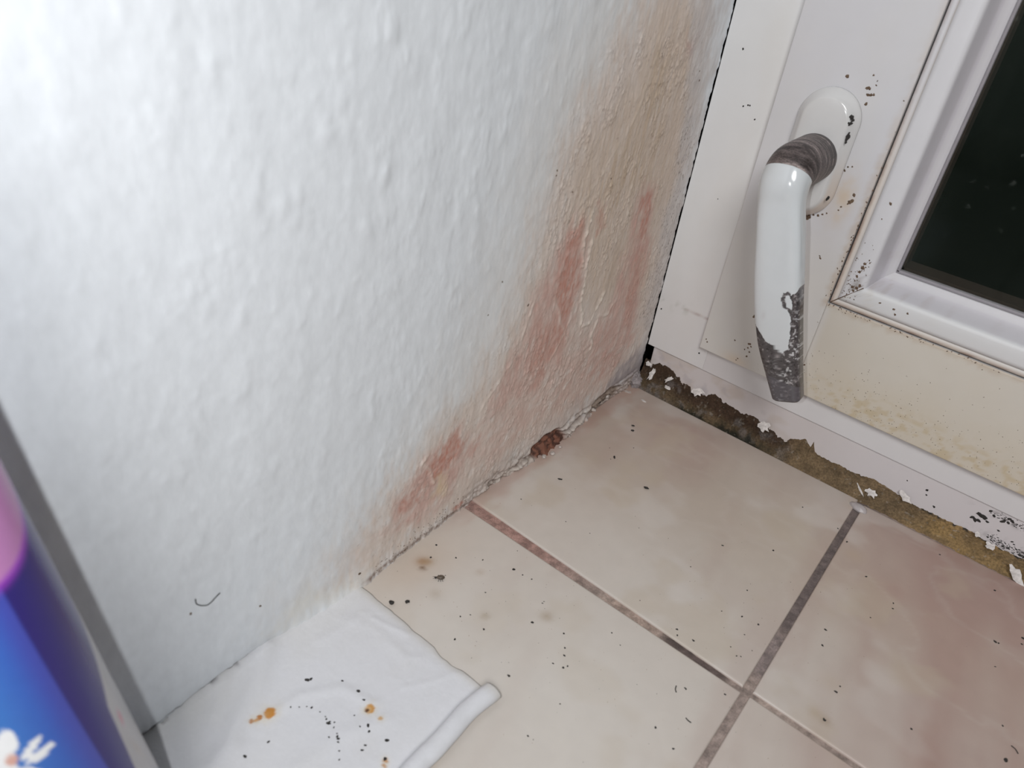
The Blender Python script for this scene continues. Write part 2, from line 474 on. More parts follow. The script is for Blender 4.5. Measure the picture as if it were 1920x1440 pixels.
# folds of loose plaster parallel to the tiles
for yy0, yy1, z0, z1, amp in [(-10.5, -1.0, 0.75, 0.95, 1.0), (-17, -8, 0.55, 0.75, 0.9), (-20.6, -14, 0.38, 0.55, 1.0), (-6.5, -0.5, 1.35, 1.7, 0.6), (-14, -10, 1.1, 1.35, 0.8),
                              (-9.5, -6.5, 1.5, 1.2, 0.6), (-19.5, -17.2, 0.65, 0.8, 0.7)]:
    zc = np.interp(ya, [yy0, yy1], [z0, z1])[:, None] + 0.14 * fbm(Y * 1.1, Y * 0, 95 + int(z0 * 10), 4)
    on = (sstep(yy0 - 0.8, yy0 + 0.8, ya) * (1 - sstep(yy1 - 0.8, yy1 + 0.8, ya)))[:, None] * amp
    gate = np.clip(0.75 + 0.8 * fbm(Y * 1.5, Z * 0.3, 99, 3), 0, 1)
    H += on * 0.13 * np.exp(-((Z - zc + 0.2) / 0.12) ** 2)
    H -= on * 0.22 * gate * np.exp(-((Z - zc) / 0.09) ** 2)
    C = mixc(C, (0.13, 0.085, 0.065), on * gate * np.exp(-((Z - zc) / 0.075) ** 2))  # crack shade painted into the groove of each fold
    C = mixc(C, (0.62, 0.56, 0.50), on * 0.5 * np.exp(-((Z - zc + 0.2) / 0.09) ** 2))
# the hole where brick shows
hole = sstep(-0.25, 0.2, poly_sd(Y + 0.3 * wx, Z + 0.2 * wz, pts([(1052, 805), (1062, 815), (1050, 842), (1022, 860), (1000, 858), (1004, 842), (1026, 822)], 0, 0.3)))
H -= hole * 0.45
C = mixc(C, (0.20, 0.085, 0.055), hole)
C = mixc(C, (0.05, 0.025, 0.02), hole * sstep(-0.1, 0.5, fbm(Y * 3, Z * 3, 98, 3)) * 0.8)
hole2 = sstep(-0.2, 0.2, poly_sd(Y, Z, pts([(1165, 722), (1155, 745), (1118, 778), (1100, 776), (1118, 752), (1145, 728)], 0, 0.0)))
H -= hole2 * 0.3
C = mixc(C, (0.25, 0.19, 0.15), hole2 * 0.9)
# jagged arris against the window frame
H += (np.exp(-np.abs(ya - 0.6) / 0.12)[:, None]) * (0.05 * fbm(Z * 3.2, Z * 0, 97, 4) - 0.02)
Hh = H.copy()
# recess the lower end of the wall into the dark hole by the frame
PW = np.stack([H, Y + 0 * H, Z], -1)
front = grid_mesh('w', PW, np.clip(C, 0.01, 0.9), flip=False)
core = box_mesh('c', -12, -0.55, -160, 7, -6, 130)
put_col(core, np.tile([0.05, 0.04, 0.035], (len(core.vertices), 1)))
# side return of the plaster inside the crack
e = PW[-1]
ret = np.stack([e, e + np.array([-0.8, 0.02, 0])], 0)
ret_m = grid_mesh('r', ret, np.ones(ret.shape) * np.array([0.06, 0.045, 0.04]))
wall = link('wall_left', join_meshes('wall_left', [(front, 0), (core, 0), (ret_m, 0)]), M_wall)
tag(wall, 'white textured plaster wall with tan and pink damp stains beside the window', kind='structure')

# hair stuck on the wall


def tube(name, P, r, m, parent=None, seg=8, taper=False):
    P = np.array(P, float); n = len(P)
    T = np.gradient(P, axis=0); T /= np.linalg.norm(T, axis=1)[:, None] + 1e-9
    up = np.array([0.3, 0.2, 0.93]); A = np.cross(T, up); A /= np.linalg.norm(A, axis=1)[:, None] + 1e-9
    B = np.cross(T, A)
    th = np.linspace(0, 2 * np.pi, seg, endpoint=False)
    rr = np.full(n, r) if not taper else r * np.sin(np.linspace(0.25, math.pi - 0.25, n))
    G = P[:, None] + rr[:, None, None] * (np.cos(th)[None, :, None] * A[:, None] + np.sin(th)[None, :, None] * B[:, None])
    me = grid_mesh(name, G, close=True)
    bm = bmesh.new(); bm.from_mesh(me); bmesh.ops.holes_fill(bm, edges=[e for e in bm.edges if e.is_boundary])
    bmesh.ops.recalc_face_normals(bm, faces=bm.faces); bm.to_mesh(me); bm.free()
    return link(name, me, m, parent)


def smooth_path(P, n):
    P = np.array(P, float); t = np.linspace(0, 1, len(P)); s = np.linspace(0, 1, n)
    out = np.stack([np.interp(s, t, P[:, k]) for k in range(P.shape[1])], 1)
    for _ in range(max(2, n // len(P) // 2)):
        out[1:-1] = (out[:-2] + 2 * out[1:-1] + out[2:]) / 4
    return out


def wall_x(y, z):
    i = np.clip(np.searchsorted(ya, y), 0, len(ya) - 1); j = np.clip(np.searchsorted(za, z), 0, len(za) - 1)
    return Hh[i, j]


hp = []
for q in [(367, 1124), (368, 1133), (377, 1136), (388, 1135), (397, 1129), (405, 1120), (413, 1112)]:
    p = at(q[0], q[1], 0, 0.05); p[0] = wall_x(p[1], p[2]) + 0.03; hp.append(p)
tag(tube('hair', smooth_path(hp, 30), 0.022, M_speck), 'short curled dark hair stuck on the white wall above the sheet', 'hair')

# ------------------------------------------------------------------ floor: grout bed and tiles
fx = spaced(-0.6, 75, 0, 33, 0.16, 3); fy = spaced(-160, 1.6, -31.5, 0.9, 0.16, 4)
X, Yf = np.meshgrid(fx, fy, indexing='ij')
Zf = -0.14 + 0.035 * fbm(X * 3, Yf * 3, 101, 4)
gl = sstep(0.1, 0.5, vnoise(X * 0.25, Yf * 0.25, 103))
Cg = np.ones(X.shape + (3,)) * np.array([0.30, 0.235, 0.205])
onx = np.exp(-((Yf + 21.05) / 0.9) ** 2)
Cg = mixc(Cg, (0.34, 0.205, 0.175), onx * (1 - sstep(5, 11, X)))
Cg = mixc(Cg, (0.36, 0.27, 0.225), onx * sstep(10.5, 12, X) * (1 - sstep(14, 15.5, X)) * 0.9)
Cg = mixc(Cg, (0.11, 0.08, 0.072), onx * sstep(14.5, 15.5, X) * (1 - sstep(18.5, 19.5, X)))
Cg = mixc(Cg, (0.33, 0.26, 0.225), onx * sstep(20.3, 21, X) * (1 - sstep(23, 24, X)))
ony = np.exp(-((X - 20.1) / 0.9) ** 2)
Cg = mixc(Cg, (0.125, 0.098, 0.095), ony * sstep(-16.5, -15, Yf) * 0.9)
Cg = mixc(Cg, (0.22, 0.175, 0.165), ony * sstep(-20.3, -19, Yf) * (1 - sstep(-16.5, -15.5, Yf)))
Cg = mixc(Cg, (0.28, 0.22, 0.195), ony * (1 - sstep(-22, -21, Yf)))
Cg = Cg * (1 + 0.38 * fbm(X * 3, Yf * 3, 107, 5))[..., None]
bed = grid_mesh('b', np.stack([X, Yf, Zf], -1), np.clip(Cg, 0.01, 1), flip=False)
slab = box_mesh('s', -0.6, 75, -160, 1.6, -6, -0.5)
put_col(slab, np.tile([0.3, 0.25, 0.22], (len(slab.vertices), 1)))
floor = link('floor', join_meshes('floor', [(bed, 0), (slab, 0)]), M_grout)
tag(floor, 'sill floor of pinkish cream tiles with dirty brown grout', kind='structure')


def tile_patch(quad, big=False, seed=0):
    """quad: corners (x,y) in order (x0,y0),(x1,y0),(x1,y1),(x0,y1); rounded arris, sides"""
    (ax, ay), (bx, by), (cx, cy), (dx, dy) = quad
    L = math.hypot(bx - ax, by - ay); W = math.hypot(dx - ax, dy - ay)
    st = 1.2 if big else 0.22
    eps = [0, 0.02, 0.05, 0.1, 0.16]
    s = np.concatenate([np.array(eps) / L, np.linspace(0.3 / L, 1 - 0.3 / L, max(4, int(L / st))), 1 - np.array(eps[::-1]) / L])
    t = np.concatenate([np.array(eps) / W, np.linspace(0.3 / W, 1 - 0.3 / W, max(4, int(W / st))), 1 - np.array(eps[::-1]) / W])
    Sg, Tg = np.meshgrid(s, t, indexing='ij')
    x = (ax * (1 - Sg) + bx * Sg) * (1 - Tg) + (dx * (1 - Sg) + cx * Sg) * Tg
    y = (ay * (1 - Sg) + by * Sg) * (1 - Tg) + (dy * (1 - Sg) + cy * Sg) * Tg
    ed = np.minimum(np.minimum(Sg, 1 - Sg) * L, np.minimum(Tg, 1 - Tg) * W)
    r = 0.12
    z = -(r - np.sqrt(np.clip(r * r - (r - np.minimum(ed, r)) ** 2, 0, None))) * 0.9
    z = z + 0.010 * fbm(x * 0.25, y * 0.25, 111, 2)
    # the glaze: cream, clouded with pink, rosier along the window and to the right
    n1 = fbm(x * 0.12 + seed, y * 0.12, 113, 4); n2 = fbm(x * 0.35, y * 0.12 + x * 0.25, 117, 4)
    rosy = 0.30 * sstep(-12, 0, y) + 0.95 * sstep(14, 32, x) * (0.55 + 0.45 * sstep(-26, -18, y)) + 0.22 * n2 + 0.15 * n1 - 0.05
    rosy = np.clip(rosy, 0, 1)
    beige = np.clip(sstep(-19, -9, y) * (1 - 0.5 * sstep(-4, 0, y)) + 0.2 * n1, 0, 1)
    c = np.ones(x.shape + (3,)) * np.array([0.545, 0.492, 0.445])
    c = mixc(c, (0.44, 0.365, 0.305), beige * 0.8)
    c = mixc(c, (0.37, 0.255, 0.22), rosy)
    c = mixc(c, (0.58, 0.535, 0.50), np.clip(0.7 * sstep(0.1, 0.75, fbm(x * 0.22, y * 0.3, 119, 4)) * (1 - 0.7 * sstep(20, 30, x)), 0, 1) * 0.6)
    c = mixc(c, (0.46, 0.38, 0.29), sstep(0.25, 0.8, fbm(x * 0.3, y * 0.3, 121, 4)) * 0.35)
    c = mixc(c, (0.60, 0.565, 0.52), 0.5 * np.exp(-((y + 29) / 6) ** 2) * (1 - sstep(14, 22, x)))
    c = mixc(c, (0.50, 0.40, 0.32), 0.6 * np.exp(-((y + 27.5) / 3.5) ** 2 - ((x - 1.0) / 2.2) ** 2))
    # veins
    v = np.abs(fbm(x * 0.14 + 0.2 * y * 0.1, y * 0.2, 123, 4))
    c = mixc(c, (0.58, 0.54, 0.50), (1 - sstep(0.0, 0.12, v)) * 0.12)
    # rust tint from the damp wall
    d = np.abs(x) + 0.4 * fbm(x * 2, y * 0.8, 127, 3)
    c = mixc(c, (0.42, 0.25, 0.20), (1 - sstep(0.2, 1.6, d)) * 0.5 * sstep(-26, -20, y))
    for (u, v_), rr, col, a in [((790, 1052), 0.35, (0.45, 0.25, 0.12), 0.8), ((802, 1052), 0.3, (0.45, 0.27, 0.12), 0.6), ((792, 1065), 0.18, (0.20, 0.10, 0.05), 0.9),
                                ((911, 1156), 0.25, (0.45, 0.35, 0.24), 0.55), ((1025, 1156), 0.35, (0.45, 0.33, 0.22), 0.55), ((1302, 808), 0.7, (0.55, 0.38, 0.33), 0.5),
                                ((816, 1113), 0.35, (0.5, 0.4, 0.3), 0.4), ((1115, 860), 0.6, (0.60, 0.5, 0.4), 0.4), ((1545, 1350), 0.3, (0.4, 0.28, 0.18), 0.5),
                                ((1525, 1335), 0.4, (0.55, 0.42, 0.28), 0.5), ((1680, 1110), 0.9, (0.52, 0.33, 0.28), 0.35), ((1600, 1040), 0.6, (0.6, 0.46, 0.33), 0.4),
                                ((900, 1072), 0.25, (0.5, 0.36, 0.26), 0.4), ((1560, 1280), 0.6, (0.64, 0.52, 0.42), 0.5)]:
        p = at(u, v_, 2, 0)
        w = np.exp(-((x - p[0] + 0.1 * n1) ** 2 + (y - p[1]) ** 2) / rr ** 2)
        c = mixc(c, np.array(col) * 0.72, a * w)
    G = np.stack([x, y, z], -1)
    top = grid_mesh('t', G, np.clip(c, 0, 1))
    # sides
    ring = np.concatenate([G[:-1, 0], G[-1, :-1], G[:0:-1, -1], G[0, :0:-1]])
    low = ring.copy(); low[:, 2] = -0.5
    sd = grid_mesh('q', np.stack([ring, low], 0), np.ones((2, len(ring), 3)) * np.array([0.5, 0.4, 0.35]), close=True, flip=True)
    return [(top, 0), (sd, 0)]


tp = []
tp += tile_patch([(-0.35, -20.75), (19.86, -20.95), (19.62, 0.02), (-0.35, 0.02)])
tp += tile_patch([(20.42, -20.88), (41.0, -20.88), (41.0, 0.03), (20.12, -0.28)])
tp += tile_patch([(-0.35, -42.0), (20.05, -42.0), (19.93, -21.35), (-0.35, -21.65)], seed=3)
tp += tile_patch([(20.6, -42.0), (41.0, -42.0), (41.0, -21.2), (20.4, -21.25)], seed=5)
tp += tile_patch([(41.5, -20.8), (62, -20.8), (62, 0), (41.5, 0)], True)
tp += tile_patch([(41.5, -42), (62, -42), (62, -21.3), (41.5, -21.3)], True)
for k in range(3):
    y1 = -42.5 - 20.9 * k
    for x0, x1 in [(-0.35, 20.0), (20.5, 41.0), (41.5, 62)]:
        tp += tile_patch([(x0, y1 - 20.4), (x1, y1 - 20.4), (x1, y1), (x0, y1)], True)
tiles = link('tiles', join_meshes('tiles', tp), M_tile, floor)
tag(tiles, 'glazed cream floor tiles clouded with pink')

# ------------------------------------------------------------------ window_1
YF, ZF, YS = 0.593, 3.961, 0.093
XS, ZS, XB, ZB = 4.588, 6.001, 12.403, 13.349
XR, ZR, XG, ZG = 14.25, 15.15, 15.38, 16.30
TOP, RIGHT = 120, 85
WHITE = np.array([0.715, 0.715, 0.715])


def face_panel(x0, x1, z0, z1, yfront, yback, colour, step=0.2, rnd=0.06, bumpf=None, big_from=(36, 40)):
    """a board seen from the room: tinted front with rounded arrises, and its sides"""
    def ax(a, b, lim):
        hi = min(b, lim)
        s = np.concatenate([[a, a + 0.02, a + 0.05, a + 0.09], np.arange(a + 0.15, hi - 0.15, step)])
        if b > lim: s = np.concatenate([s, np.arange(hi, b - 0.15, 4.0)])
        return np.unique(np.concatenate([s, [b - 0.09, b - 0.05, b - 0.02, b]]))
    xs, zs = ax(x0, x1, big_from[1]), ax(z0, z1, big_from[0])
    Xp, Zp = np.meshgrid(xs, zs, indexing='ij')
    ed = np.minimum(np.minimum(Xp - x0, x1 - Xp), np.minimum(Zp - z0, z1 - Zp))
    Yp = yfront + (rnd - np.sqrt(np.clip(rnd ** 2 - (rnd - np.minimum(ed, rnd)) ** 2, 0, None))) + 0.006 * fbm(Xp * 0.5, Zp * 0.3, 131, 3)
    if bumpf is not None: Yp = Yp + bumpf(Xp, Zp)
    G = np.stack([Xp, Yp, Zp], -1)
    f = grid_mesh('f', G, colour(Xp, Zp))
    ring = np.concatenate([G[:-1, 0], G[-1, :-1], G[:0:-1, -1], G[0, :0:-1]])
    low = ring.copy(); low[:, 1] = yback
    cc = np.ones((2, len(ring), 3)) * WHITE * 0.9
    s = grid_mesh('g', np.stack([ring, low], 0), cc, close=True, flip=True)
    return [(f, 0), (s, 0)]


def c_jamb(x, z):
    c = np.ones(x.shape + (3,)) * WHITE
    c = mixc(c, (0.69, 0.67, 0.635), sstep(-0.2, 0.8, fbm(x * 0.3, z * 0.08, 141, 3)) * 0.4)
    c = mixc(c, (0.65, 0.62, 0.615), (1 - sstep(6, 15, z)) * 0.5)
    weld = np.abs(z - 8.28 - 0.03 * fbm(x * 2, z * 0, 143, 2))
    c = mixc(c, (0.42, 0.34, 0.32), (1 - sstep(0.0, 0.09, weld)) * sstep(1.9, 2.6, x) * 0.75)
    c = mixc(c, (0.5, 0.5, 0.46), sstep(0.5, 0.9, fbm(x * 3, z * 3, 145, 3)) * np.exp(-((z - 8.3) / 0.5) ** 2) * 0.5)
    return c


def c_rail_low(x, z):
    c = np.ones(x.shape + (3,)) * np.array([0.67, 0.655, 0.66])
    c = mixc(c, (0.60, 0.56, 0.555), (1 - sstep(3, 12, x)) * 0.5)
    return c


def c_skirt(x, z):
    c = np.ones(x.shape + (3,)) * np.array([0.60, 0.555, 0.55])
    n = fbm(x * 0.5, z * 0.8, 147, 4)
    c = mixc(c, (0.50, 0.42, 0.36), sstep(0.1, 0.8, n) * 0.5 * (1 - sstep(10, 18, x)))
    c = mixc(c, (0.47, 0.43, 0.44), sstep(0.35, 0.8, fbm(x * 1.2, z * 1.6 + x * 0.7, 149, 4)) * 0.6 * (1 - sstep(9, 13, x)))
    c = mixc(c, (0.66, 0.63, 0.645), sstep(12, 22, x) * 0.7)
    m = 0.9 * np.exp(-((x - 28.6) / 1.6) ** 2 - ((z - 3.5) / 0.25) ** 2) + 0.6 * np.exp(-((x - 30) / 2.5) ** 2 - ((z - 1.6) / 0.4) ** 2)
    c = mixc(c, (0.10, 0.09, 0.09), np.clip(m * 1.4, 0, 1) * sstep(0.1, 0.5, fbm(x * 3.5, z * 3.5, 151, 3)) * 0.85)
    return c


def c_sash(x, z):
    c = np.ones(x.shape + (3,)) * np.array([0.62, 0.615, 0.635])
    low = 1 - sstep(9, 21, z)
    c = mixc(c, (0.63, 0.605, 0.56), np.clip(low + 0.3 * fbm(x * 0.3, z * 0.2, 153, 3), 0, 1) * 0.8)
    # yellow brown film on the bottom rail
    ylw = (1 - sstep(7.0, 12.5, z + 1.2 * fbm(x * 0.35, z * 0.5, 155, 4))) * sstep(11.5, 16, x)
    c = mixc(c, (0.57, 0.49, 0.37), np.clip(ylw, 0, 1) * 0.8)
    c = mixc(c, (0.60, 0.55, 0.47), sstep(12.3, 13.0, x) * (z < ZB + 0.3) * 0.7)
    c = mixc(c, (0.50, 0.39, 0.22), np.clip(ylw, 0, 1) * sstep(0.0, 0.6, fbm(x * 2.2, z * 3.4, 157, 5)) * (1 - sstep(7.0, 9.0, z)) * 0.55)
    # stain under and beside the handle plate
    st = np.exp(-((x - 10.8) / 0.7) ** 2 - ((z - 20.2) / 1.6) ** 2)
    c = mixc(c, (0.60, 0.47, 0.33), np.clip(st * (0.8 + 0.5 * fbm(x * 2, z * 2, 159, 3)), 0, 1) * 0.7)
    c = mixc(c, (0.62, 0.5, 0.38), np.exp(-((x - 7.6) / 1.0) ** 2 - ((z - 6.3) / 0.5) ** 2) * 0.6)
    seam = np.abs(x - XB - 0.05 * (ZB - z) * 0)
    c = mixc(c, (0.50, 0.47, 0.42), (1 - sstep(0, 0.07, seam)) * (z < ZB) * 0.35)
    # brown creep along the glazing bead
    d = np.where(z > ZB, XB - x, np.where(x > XB, ZB - z, np.hypot(XB - x, ZB - z)))
    brn = (1 - sstep(0.0, 0.55, d + 0.15 * fbm(x * 3, z * 3, 161, 3))) * (1 - 0.6 * sstep(20, 28, z))
    c = mixc(c, (0.45, 0.34, 0.24), np.clip(brn, 0, 1) * 0.55)
    return c


win = empty('window_1', (0, 0, 0))
tag(win, 'stained white window with dark night glass and a worn lever handle', kind='structure')


def gx(c):  # colour for plain parts
    return lambda x, z: np.ones(x.shape + (3,)) * np.array(c)


fr = []
fr += face_panel(0.072, XS + 0.6, ZF, TOP, YF, 6.0, c_jamb, 0.2, 0.05)
fr += face_panel(XS + 0.6, RIGHT, ZF, ZS + 0.8, YF, 6.0, c_rail_low, 0.3, 0.03)
fr += face_panel(0.62, RIGHT, 0.2, ZF - 0.03, YF + 0.13, 6.0, c_skirt, 0.13, 0.08)
frame = link('window_frame', join_meshes('window_frame', fr), M_frame, win)
tag(frame, 'fixed outer frame with welded corner')
vo = link('frame_void', box_mesh('v', -0.5, 74, 1.6, 6, -5, 0.5), M_dark, win, False)  # dark box standing in for the shade in the gap under the frame
vo.name = 'frame_gap_dark'

sh = []
sh += face_panel(XS, XB - 0.05, ZS, TOP - 4, YS, 4.5, c_sash, 0.16, 0.07)
sh += face_panel(XB - 0.05, RIGHT - 4, ZS, ZB - 0.05, YS, 4.5, c_sash, 0.16, 0.07)
sash = link('sash', join_meshes('sash', sh), M_frame, win)
tag(sash, 'opening sash with yellowed bottom rail')

# bead: profile swept along the left upright and the bottom with a mitre.
# w = distance inwards from the groove, y = depth
prof = [(0.0, 0.55), (0.05, 0.22), (0.10, 0.10), (0.30, 0.06), (0.46, 0.05), (0.49, 0.12), (0.52, 0.12), (0.55, 0.035), (0.8, 0.0), (1.3, -0.02), (1.62, -0.01),
        (1.80, 0.03), (1.90, 0.12), (1.98, 0.35), (2.10, 0.9), (2.25, 1.5), (2.34, 1.76), (2.42, 1.80), (2.48, 1.88), (2.75, 2.00), (2.98, 2.12), (3.04, 2.2), (3.06, 2.5)]
w = np.array([p[0] for p in prof]); d = np.array([p[1] for p in prof])
kz = (ZG - ZB) / 3.06; kx = (XG - XB) / 3.06


def bead_sweep(vertical):
    n = 260
    t = np.linspace(0, 1, n) ** 1.6
    G = np.zeros((n, len(w), 3))
    for j in range(len(w)):
        if vertical:
            G[:, j, 0] = XB + w[j] * kx
            z0 = ZB + w[j] * kz
            G[:, j, 2] = z0 + (TOP - 6 - z0) * t
        else:
            x0 = XB + w[j] * kx
            G[:, j, 0] = x0 + (RIGHT - 6 - x0) * t
            G[:, j, 2] = ZB + w[j] * kz
        G[:, j, 1] = YS + d[j] - 0.05
    G[:, :, 1] += 0.006 * fbm(G[:, :, 0] * 2, G[:, :, 2] * 2, 171 + vertical, 3)
    s = G[:, :, 2] - ZB if vertical else G[:, :, 0] - XB
    W = np.ones((n, 1)) * w[None]
    c = np.ones(G.shape) * (np.array([0.64, 0.635, 0.655]) if vertical else np.array([0.66, 0.66, 0.665]))
    nn = fbm(G[:, :, 0] * 1.5, G[:, :, 2] * 1.5, 175, 4)
    lip = (1 - sstep(0.40, 0.52, W))
    fade = 1 - sstep(7, 16, s) if vertical else 1 - 0.3 * sstep(6, 14, s)
    c = mixc(c, (0.68, 0.60, 0.52), lip * fade * 0.8)
    c = mixc(c, (0.30, 0.17, 0.12), np.clip((1 - sstep(0.06, 0.2, W)) * (0.7 + 0.6 * nn), 0, 1) * (0.35 + 0.65 * fade))
    c = mixc(c, (0.28, 0.22, 0.17), np.exp(-((W - 0.5) / 0.03) ** 2) * 0.7)
    c = mixc(c, (0.60, 0.56, 0.50), sstep(0.3, 0.8, nn) * np.exp(-s / 3.0) * 0.6)
    c = mixc(c, (0.22, 0.19, 0.17), np.exp(-((s - 1.6) / 0.8) ** 2) * sstep(0.1, 0.5, fbm(G[:, :, 0] * 3, G[:, :, 2] * 3, 177, 3)) * sstep(1.0, 1.3, W) * (1 - sstep(1.8, 2.0, W)) * (0.8 if vertical else 0.2))
    inner = sstep(1.85, 2.0, W)
    c = mixc(c, (0.52, 0.49, 0.53), inner * 0.7)  # shade of the inner slope painted in as purplish grey
    c = mixc(c, (0.42, 0.37, 0.36), inner * sstep(0.2, 0.8, nn) * np.exp(-s / 4.5) * 0.8)
    c = mixc(c, (0.64, 0.63, 0.64), sstep(2.42, 2.5, W) * 0.6)
    # fine rows
    return grid_mesh('b', G, np.clip(c, 0, 1), flip=vertical)


bv = link('glazing_bead', bead_sweep(True), M_frame, sash)
bh = link('glazing_bead', bead_sweep(False), M_frame, sash)
# mitre crack between the two beads
cut = [(XB + 0.12, ZB + 0.12), (XB + 0.9, ZB + 0.95), (XB + 1.75, ZB + 1.85)]
tube('mitre_gap', smooth_path([(x, YS - 0.045 + (0.03 if i == 0 else 0), z) for i, (x, z) in enumerate(cut)], 16), 0.035, M_brown, bh)
# gasket on the glass
gq = []
gq.append((box_mesh('a', XG - 0.05, XG + 0.12, 2.02, 2.45, ZG, TOP - 6, 0.03), 0))
gq.append((box_mesh('a', XG - 0.05, RIGHT - 6, 2.02, 2.45, ZG - 0.05, ZG + 0.12, 0.03), 0))
gk = link('glass_gasket', join_meshes('glass_gasket', gq), M_gasket, sash)
gp = link('glass_pane', box_mesh('glass_pane', XG - 0.3, RIGHT - 6, 2.3, 2.7, ZG - 0.3, TOP - 6), M_glass, sash, False)
tag(gp, 'dark glass with night outside')
# outer side of the sash: dark reveal seen through the glass
gb = link('outer_rebate', join_meshes('outer_rebate', [(box_mesh('a', XB, XG + 0.2, 2.75, 4.4, ZB, TOP - 6), 0), (box_mesh('a', XG, RIGHT - 6, 2.75, 4.4, ZB, ZG + 0.2), 0)]), M_dark, sash, False)

# ------------------------------------------------------------------ lever handle (part of the window)
hand = empty('window_handle', (0, 0, 0)); hand.parent = win
tag(hand, 'white window lever with the coating peeled to grey metal')
XC, ZT, ZBm, RW = 8.35, 26.55, 18.45, 1.95


def stadium(off, y, n=64):
    r = RW - off; zt, zb = ZT - RW, ZBm + RW
    th = np.linspace(0, np.pi, n)
    a = np.stack([XC + r * np.cos(th), np.full(n, y), zt + r * np.sin(th)], 1)
    b = np.stack([XC - r * np.cos(th), np.full(n, y), zb - r * np.sin(th)], 1)
    seg1 = np.stack([np.full(20, XC - r), np.full(20, y), np.linspace(zt, zb, 22)[1:-1]], 1)
    seg2 = np.stack([np.full(20, XC + r), np.full(20, y), np.linspace(zb, zt, 22)[1:-1]], 1)
    return np.concatenate([a, seg1, b, seg2])


rings = [stadium(o, y) for o, y in [(0.0, 0.12), (0.0, -0.10), (0.06, -0.22), (0.30, -0.56), (0.46, -0.80), (0.53, -0.86), (0.62, -0.885), (1.0, -0.9), (1.5, -0.91), (1.9, -0.91)]]
RG = np.stack(rings)
cr_ = np.ones(RG.shape) * np.array([0.64, 0.635, 0.63])
cr_ = mixc(cr_, (0.60, 0.48, 0.38), np.clip((RG[:, :, 1] > -0.7) * (RG[:, :, 0] > XC) * (1 - sstep(20, 23.5, RG[:, :, 2])), 0, 1) * 0.6)
rm = grid_mesh('backplate', RG, cr_, close=True, flip=False)
bm = bmesh.new(); bm.from_mesh(rm); bmesh.ops.holes_fill(bm, edges=[e for e in bm.edges if e.is_boundary])
bmesh.ops.recalc_face_normals(bm, faces=bm.faces); bm.to_mesh(rm); bm.free()
link('backplate', rm, M_white, hand)

# neck and lever: one sweep, cut into neck (bare worn metal) and lever (white coating, peeled at the tip)
PATH = LEV = None
yl = -5.0
cl_px = [(1470, 338), (1466, 380), (1464, 440), (1461, 520), (1460.5, 580), (1463, 640), (1471, 700), (1478, 746)]
wd_px = [78, 84, 88, 92, 91, 86, 70, 58]
ydep = [-4.75, -5.0, -5.15, -5.2, -5.1, -4.9, -4.6, -4.35]
cen = []; wid = []
for (u, v), wp, yd in zip(cl_px, wd_px, ydep):
    p = at(u, v, 1, yd); cen.append(p)
    q0 = at(u - wp / 2, v, 1, yd); q1 = at(u + wp / 2, v, 1, yd)
    wid.append(np.linalg.norm(q1 - q0))
cen = np.array(cen); wid = np.array(wid)
neck0 = np.array([8.4, -0.85, 22.35])
# spine
sp_pts = np.concatenate([[neck0, neck0 + [0, -1.2, 0], neck0 + [0.0, -2.3, 0.0], neck0 + [-0.05, -3.2, -0.1]], [neck0 + [0.0, -3.85, -0.75]], cen[1:]])
# half widths across (a) and thickness (b)
aw = np.concatenate([[1.52, 1.52, 1.50, 1.50, 1.47], wid[1:] / 2 * np.array([1.0, 0.97, 0.95, 0.94, 0.93, 0.93, 0.93])])
bw = np.array([1.52, 1.5, 1.48, 1.42, 1.25, 0.95, 0.82, 0.78, 0.76, 0.74, 0.7, 0.66])
tt = np.concatenate([[0], np.cumsum(np.linalg.norm(np.diff(sp_pts, axis=0), axis=1))])
NS = 260
ts = np.linspace(0, tt[-1], NS)


def crom(t, P, s):
    m = np.gradient(P, t, axis=0)
    i = np.clip(np.searchsorted(t, s) - 1, 0, len(t) - 2)
    h = t[i + 1] - t[i]; u = (s - t[i]) / h
    if P.ndim > 1:
        u = u[:, None]; h = h[:, None]
    return ((2 * u ** 3 - 3 * u ** 2 + 1) * P[i] + (u ** 3 - 2 * u ** 2 + u) * h * m[i] + (-2 * u ** 3 + 3 * u ** 2) * P[i + 1] + (u ** 3 - u ** 2) * h * m[i + 1])


SPN = crom(tt, sp_pts, ts)
for _ in range(6): SPN[1:-1] = (SPN[:-2] + 2 * SPN[1:-1] + SPN[2:]) / 4
A_ = crom(tt, aw, ts); B_ = crom(tt, bw, ts)
T = np.gradient(SPN, axis=0); T /= np.linalg.norm(T, axis=1)[:, None]
# across direction: perpendicular to path, in the window plane
side = np.zeros_like(T)
prev = np.array([0.94, 0, 0.34]); side_ref = np.array([0.945, 0.0, 0.326])
for i in range(NS):
    s_ = side_ref - T[i] * (side_ref @ T[i]); side[i] = s_ / np.linalg.norm(s_)
nrm = np.cross(T, side)
NT = 96
th = np.linspace(0, 2 * np.pi, NT, endpoint=False)
ex = 2 + 2.2 * sstep(tt[3], tt[6], ts)
ca, sa = np.cos(th), np.sin(th)
cx_ = np.sign(ca)[None] * np.abs(ca)[None] ** (2 / ex[:, None]); sx_ = np.sign(sa)[None] * np.abs(sa)[None] ** (2 / ex[:, None])
SW = SPN[:, None] + (A_[:, None] * cx_)[..., None] * side[:, None] + (B_[:, None] * sx_)[..., None] * nrm[:, None]
# where the white coating ends at the neck: a tongue around the elbow
arc = ts[:, None] + 0.0 * th[None]
frontness = -(SW[:, :, 1] - SPN[:, None, 1])
lim = tt[3] + 0.55 + 0.10 * fbm(th[None] * 3 + 0 * arc, arc * 0.6, 181, 3)
ZX = at(1467, 300, 1, -4.5)
i_cut = int(np.searchsorted(ts, tt[3] + 0.55))


